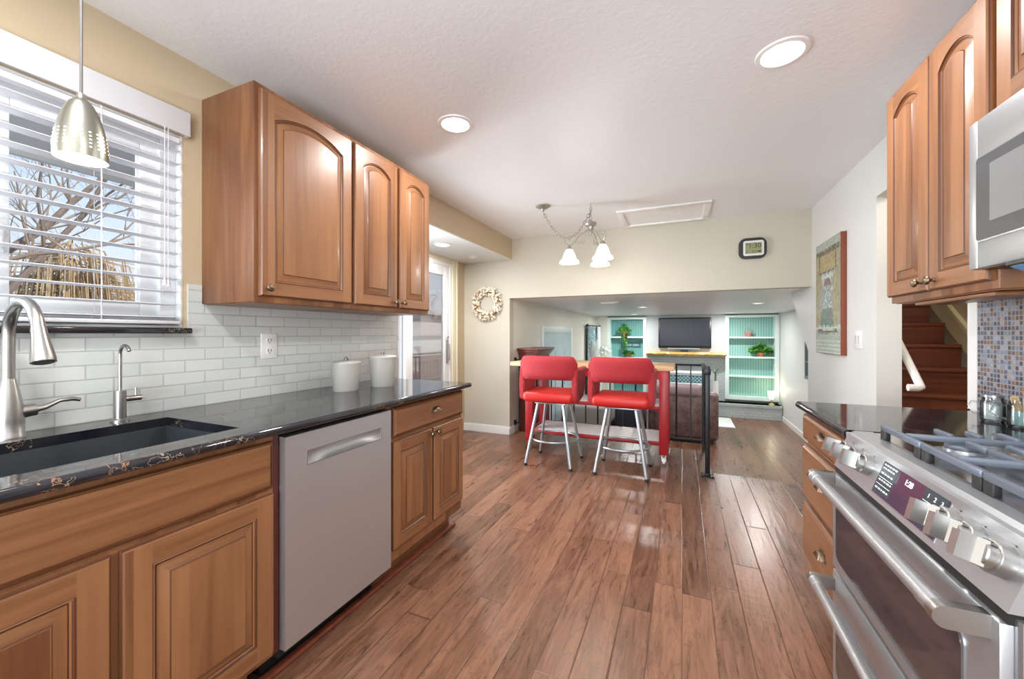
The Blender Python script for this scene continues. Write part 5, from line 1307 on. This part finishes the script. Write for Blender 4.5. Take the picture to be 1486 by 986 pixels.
def tree(label, x, y, h, r0, seed, first=None, depth=4, spread=.75, group=None, limbs=()):
    t = thing('bare_tree', label, 'tree', (x, y, -.68), group=group); rt = random.Random(seed)
    big, small = MB(), MB()
    def grow(p, d, L, r, k_):
        n = 4; pts = [p]; q = p
        for i in range(n):
            d = (d+Vector((rt.uniform(-.22, .22), rt.uniform(-.22, .22), rt.uniform(-.05, .16)))).normalized(); q = q+d*(L/n); pts.append(q)
        rs = [r*(1-.45*i/n) for i in range(n+1)]
        (big if r > .02 else small).tube(pts, rs, 7 if r > .02 else 4, cap=False)
        if k_ <= 0: return
        for _ in range(rt.choice((3, 3, 4))):
            f = rt.uniform(.35, 1.0); b = pts[min(n, max(1, int(f*n+.5)))]
            a = rt.uniform(0, 2*PI); nd = (d*.75+Vector((math.cos(a), math.sin(a), rt.uniform(-.2, .5)))*spread).normalized()
            grow(b, nd, L*rt.uniform(.55, .8), rs[2]*rt.uniform(.45, .65), k_-1)
    grow(Vector((x, y, -.68)), Vector((0, 0, 1)) if first is None else Vector(first).normalized(), h, r0, depth)
    for pts_, r_a, r_b in limbs:
        pts_ = [Vector(p) for p in pts_]; big.tube(pts_, [r_a+(r_b-r_a)*i/(len(pts_)-1) for i in range(len(pts_))], 8)
        for i in range(1, len(pts_)):
            for _ in range(3): grow(pts_[i], Vector((rt.uniform(-.3, .3), rt.uniform(-.5, .9), rt.uniform(.1, 1))).normalized(), .7, .009, 2)
    obj('trunk', big, M_bark, t); obj('twigs', small, M_twig, t)
    return t
tree('large bare tree with a thick leaning limb crossing the window view', -5.4, 1.12, 2.5, .07, 21, (-.03, .02, 1), 4, .8, None, [([(-5.4, 1.12, 1.7), (-5.4, 1.42, 2.0), (-5.42, 1.62, 2.22), (-5.4, 1.80, 2.52), (-5.38, 1.98, 2.78), (-5.4, 2.2, 3.15)], .034, .018), ([(-5.3, 1.13, 1.75), (-5.25, 1.5, 1.96), (-5.25, 1.72, 2.03), (-5.22, 1.98, 2.14), (-5.2, 2.25, 2.2)], .018, .008)])
tree('bare tree standing farther off behind the large one', -14.0, 5.0, 3.0, .10, 22, None, 5)
tree('slender bare tree near the neighbouring yard', -17.0, 8.6, 3.0, .08, 23, None, 5)
tree('small bare tree between the shrub and the slender tree', -8.6, 4.4, 1.7, .06, 25, None, 5)
sh = thing('brown_shrub', 'weeping brown leafless shrub below the large bare tree', 'shrub', (-7.0, 2.35, -.68)); rt = random.Random(9)
m = MB()
for i in range(520):
    a = rt.uniform(0, 2*PI); R = rt.uniform(.1, .75); top = rt.uniform(1.6, 2.6)-R*.5
    p0 = Vector((-7.0+R*.4*math.cos(a), 2.35+R*.4*math.sin(a), top)); p1 = p0+Vector((R*.5*math.cos(a), R*.5*math.sin(a), -.05)); p2 = p1+Vector((.12*math.cos(a), .12*math.sin(a), -rt.uniform(.4, 1.2)))
    m.tube([p0, p1, p2], [.008, .008, .004], 3, cap=False)
obj('hanging_twigs', m, plain('tan_twigs', (.50, .36, .20), .9), sh)
m = MB(); m.tube([(-7.0, 2.35, -.68), (-7.0, 2.35, 2.2)], [.05, .02], 8); obj('trunk', m, M_bark, sh)
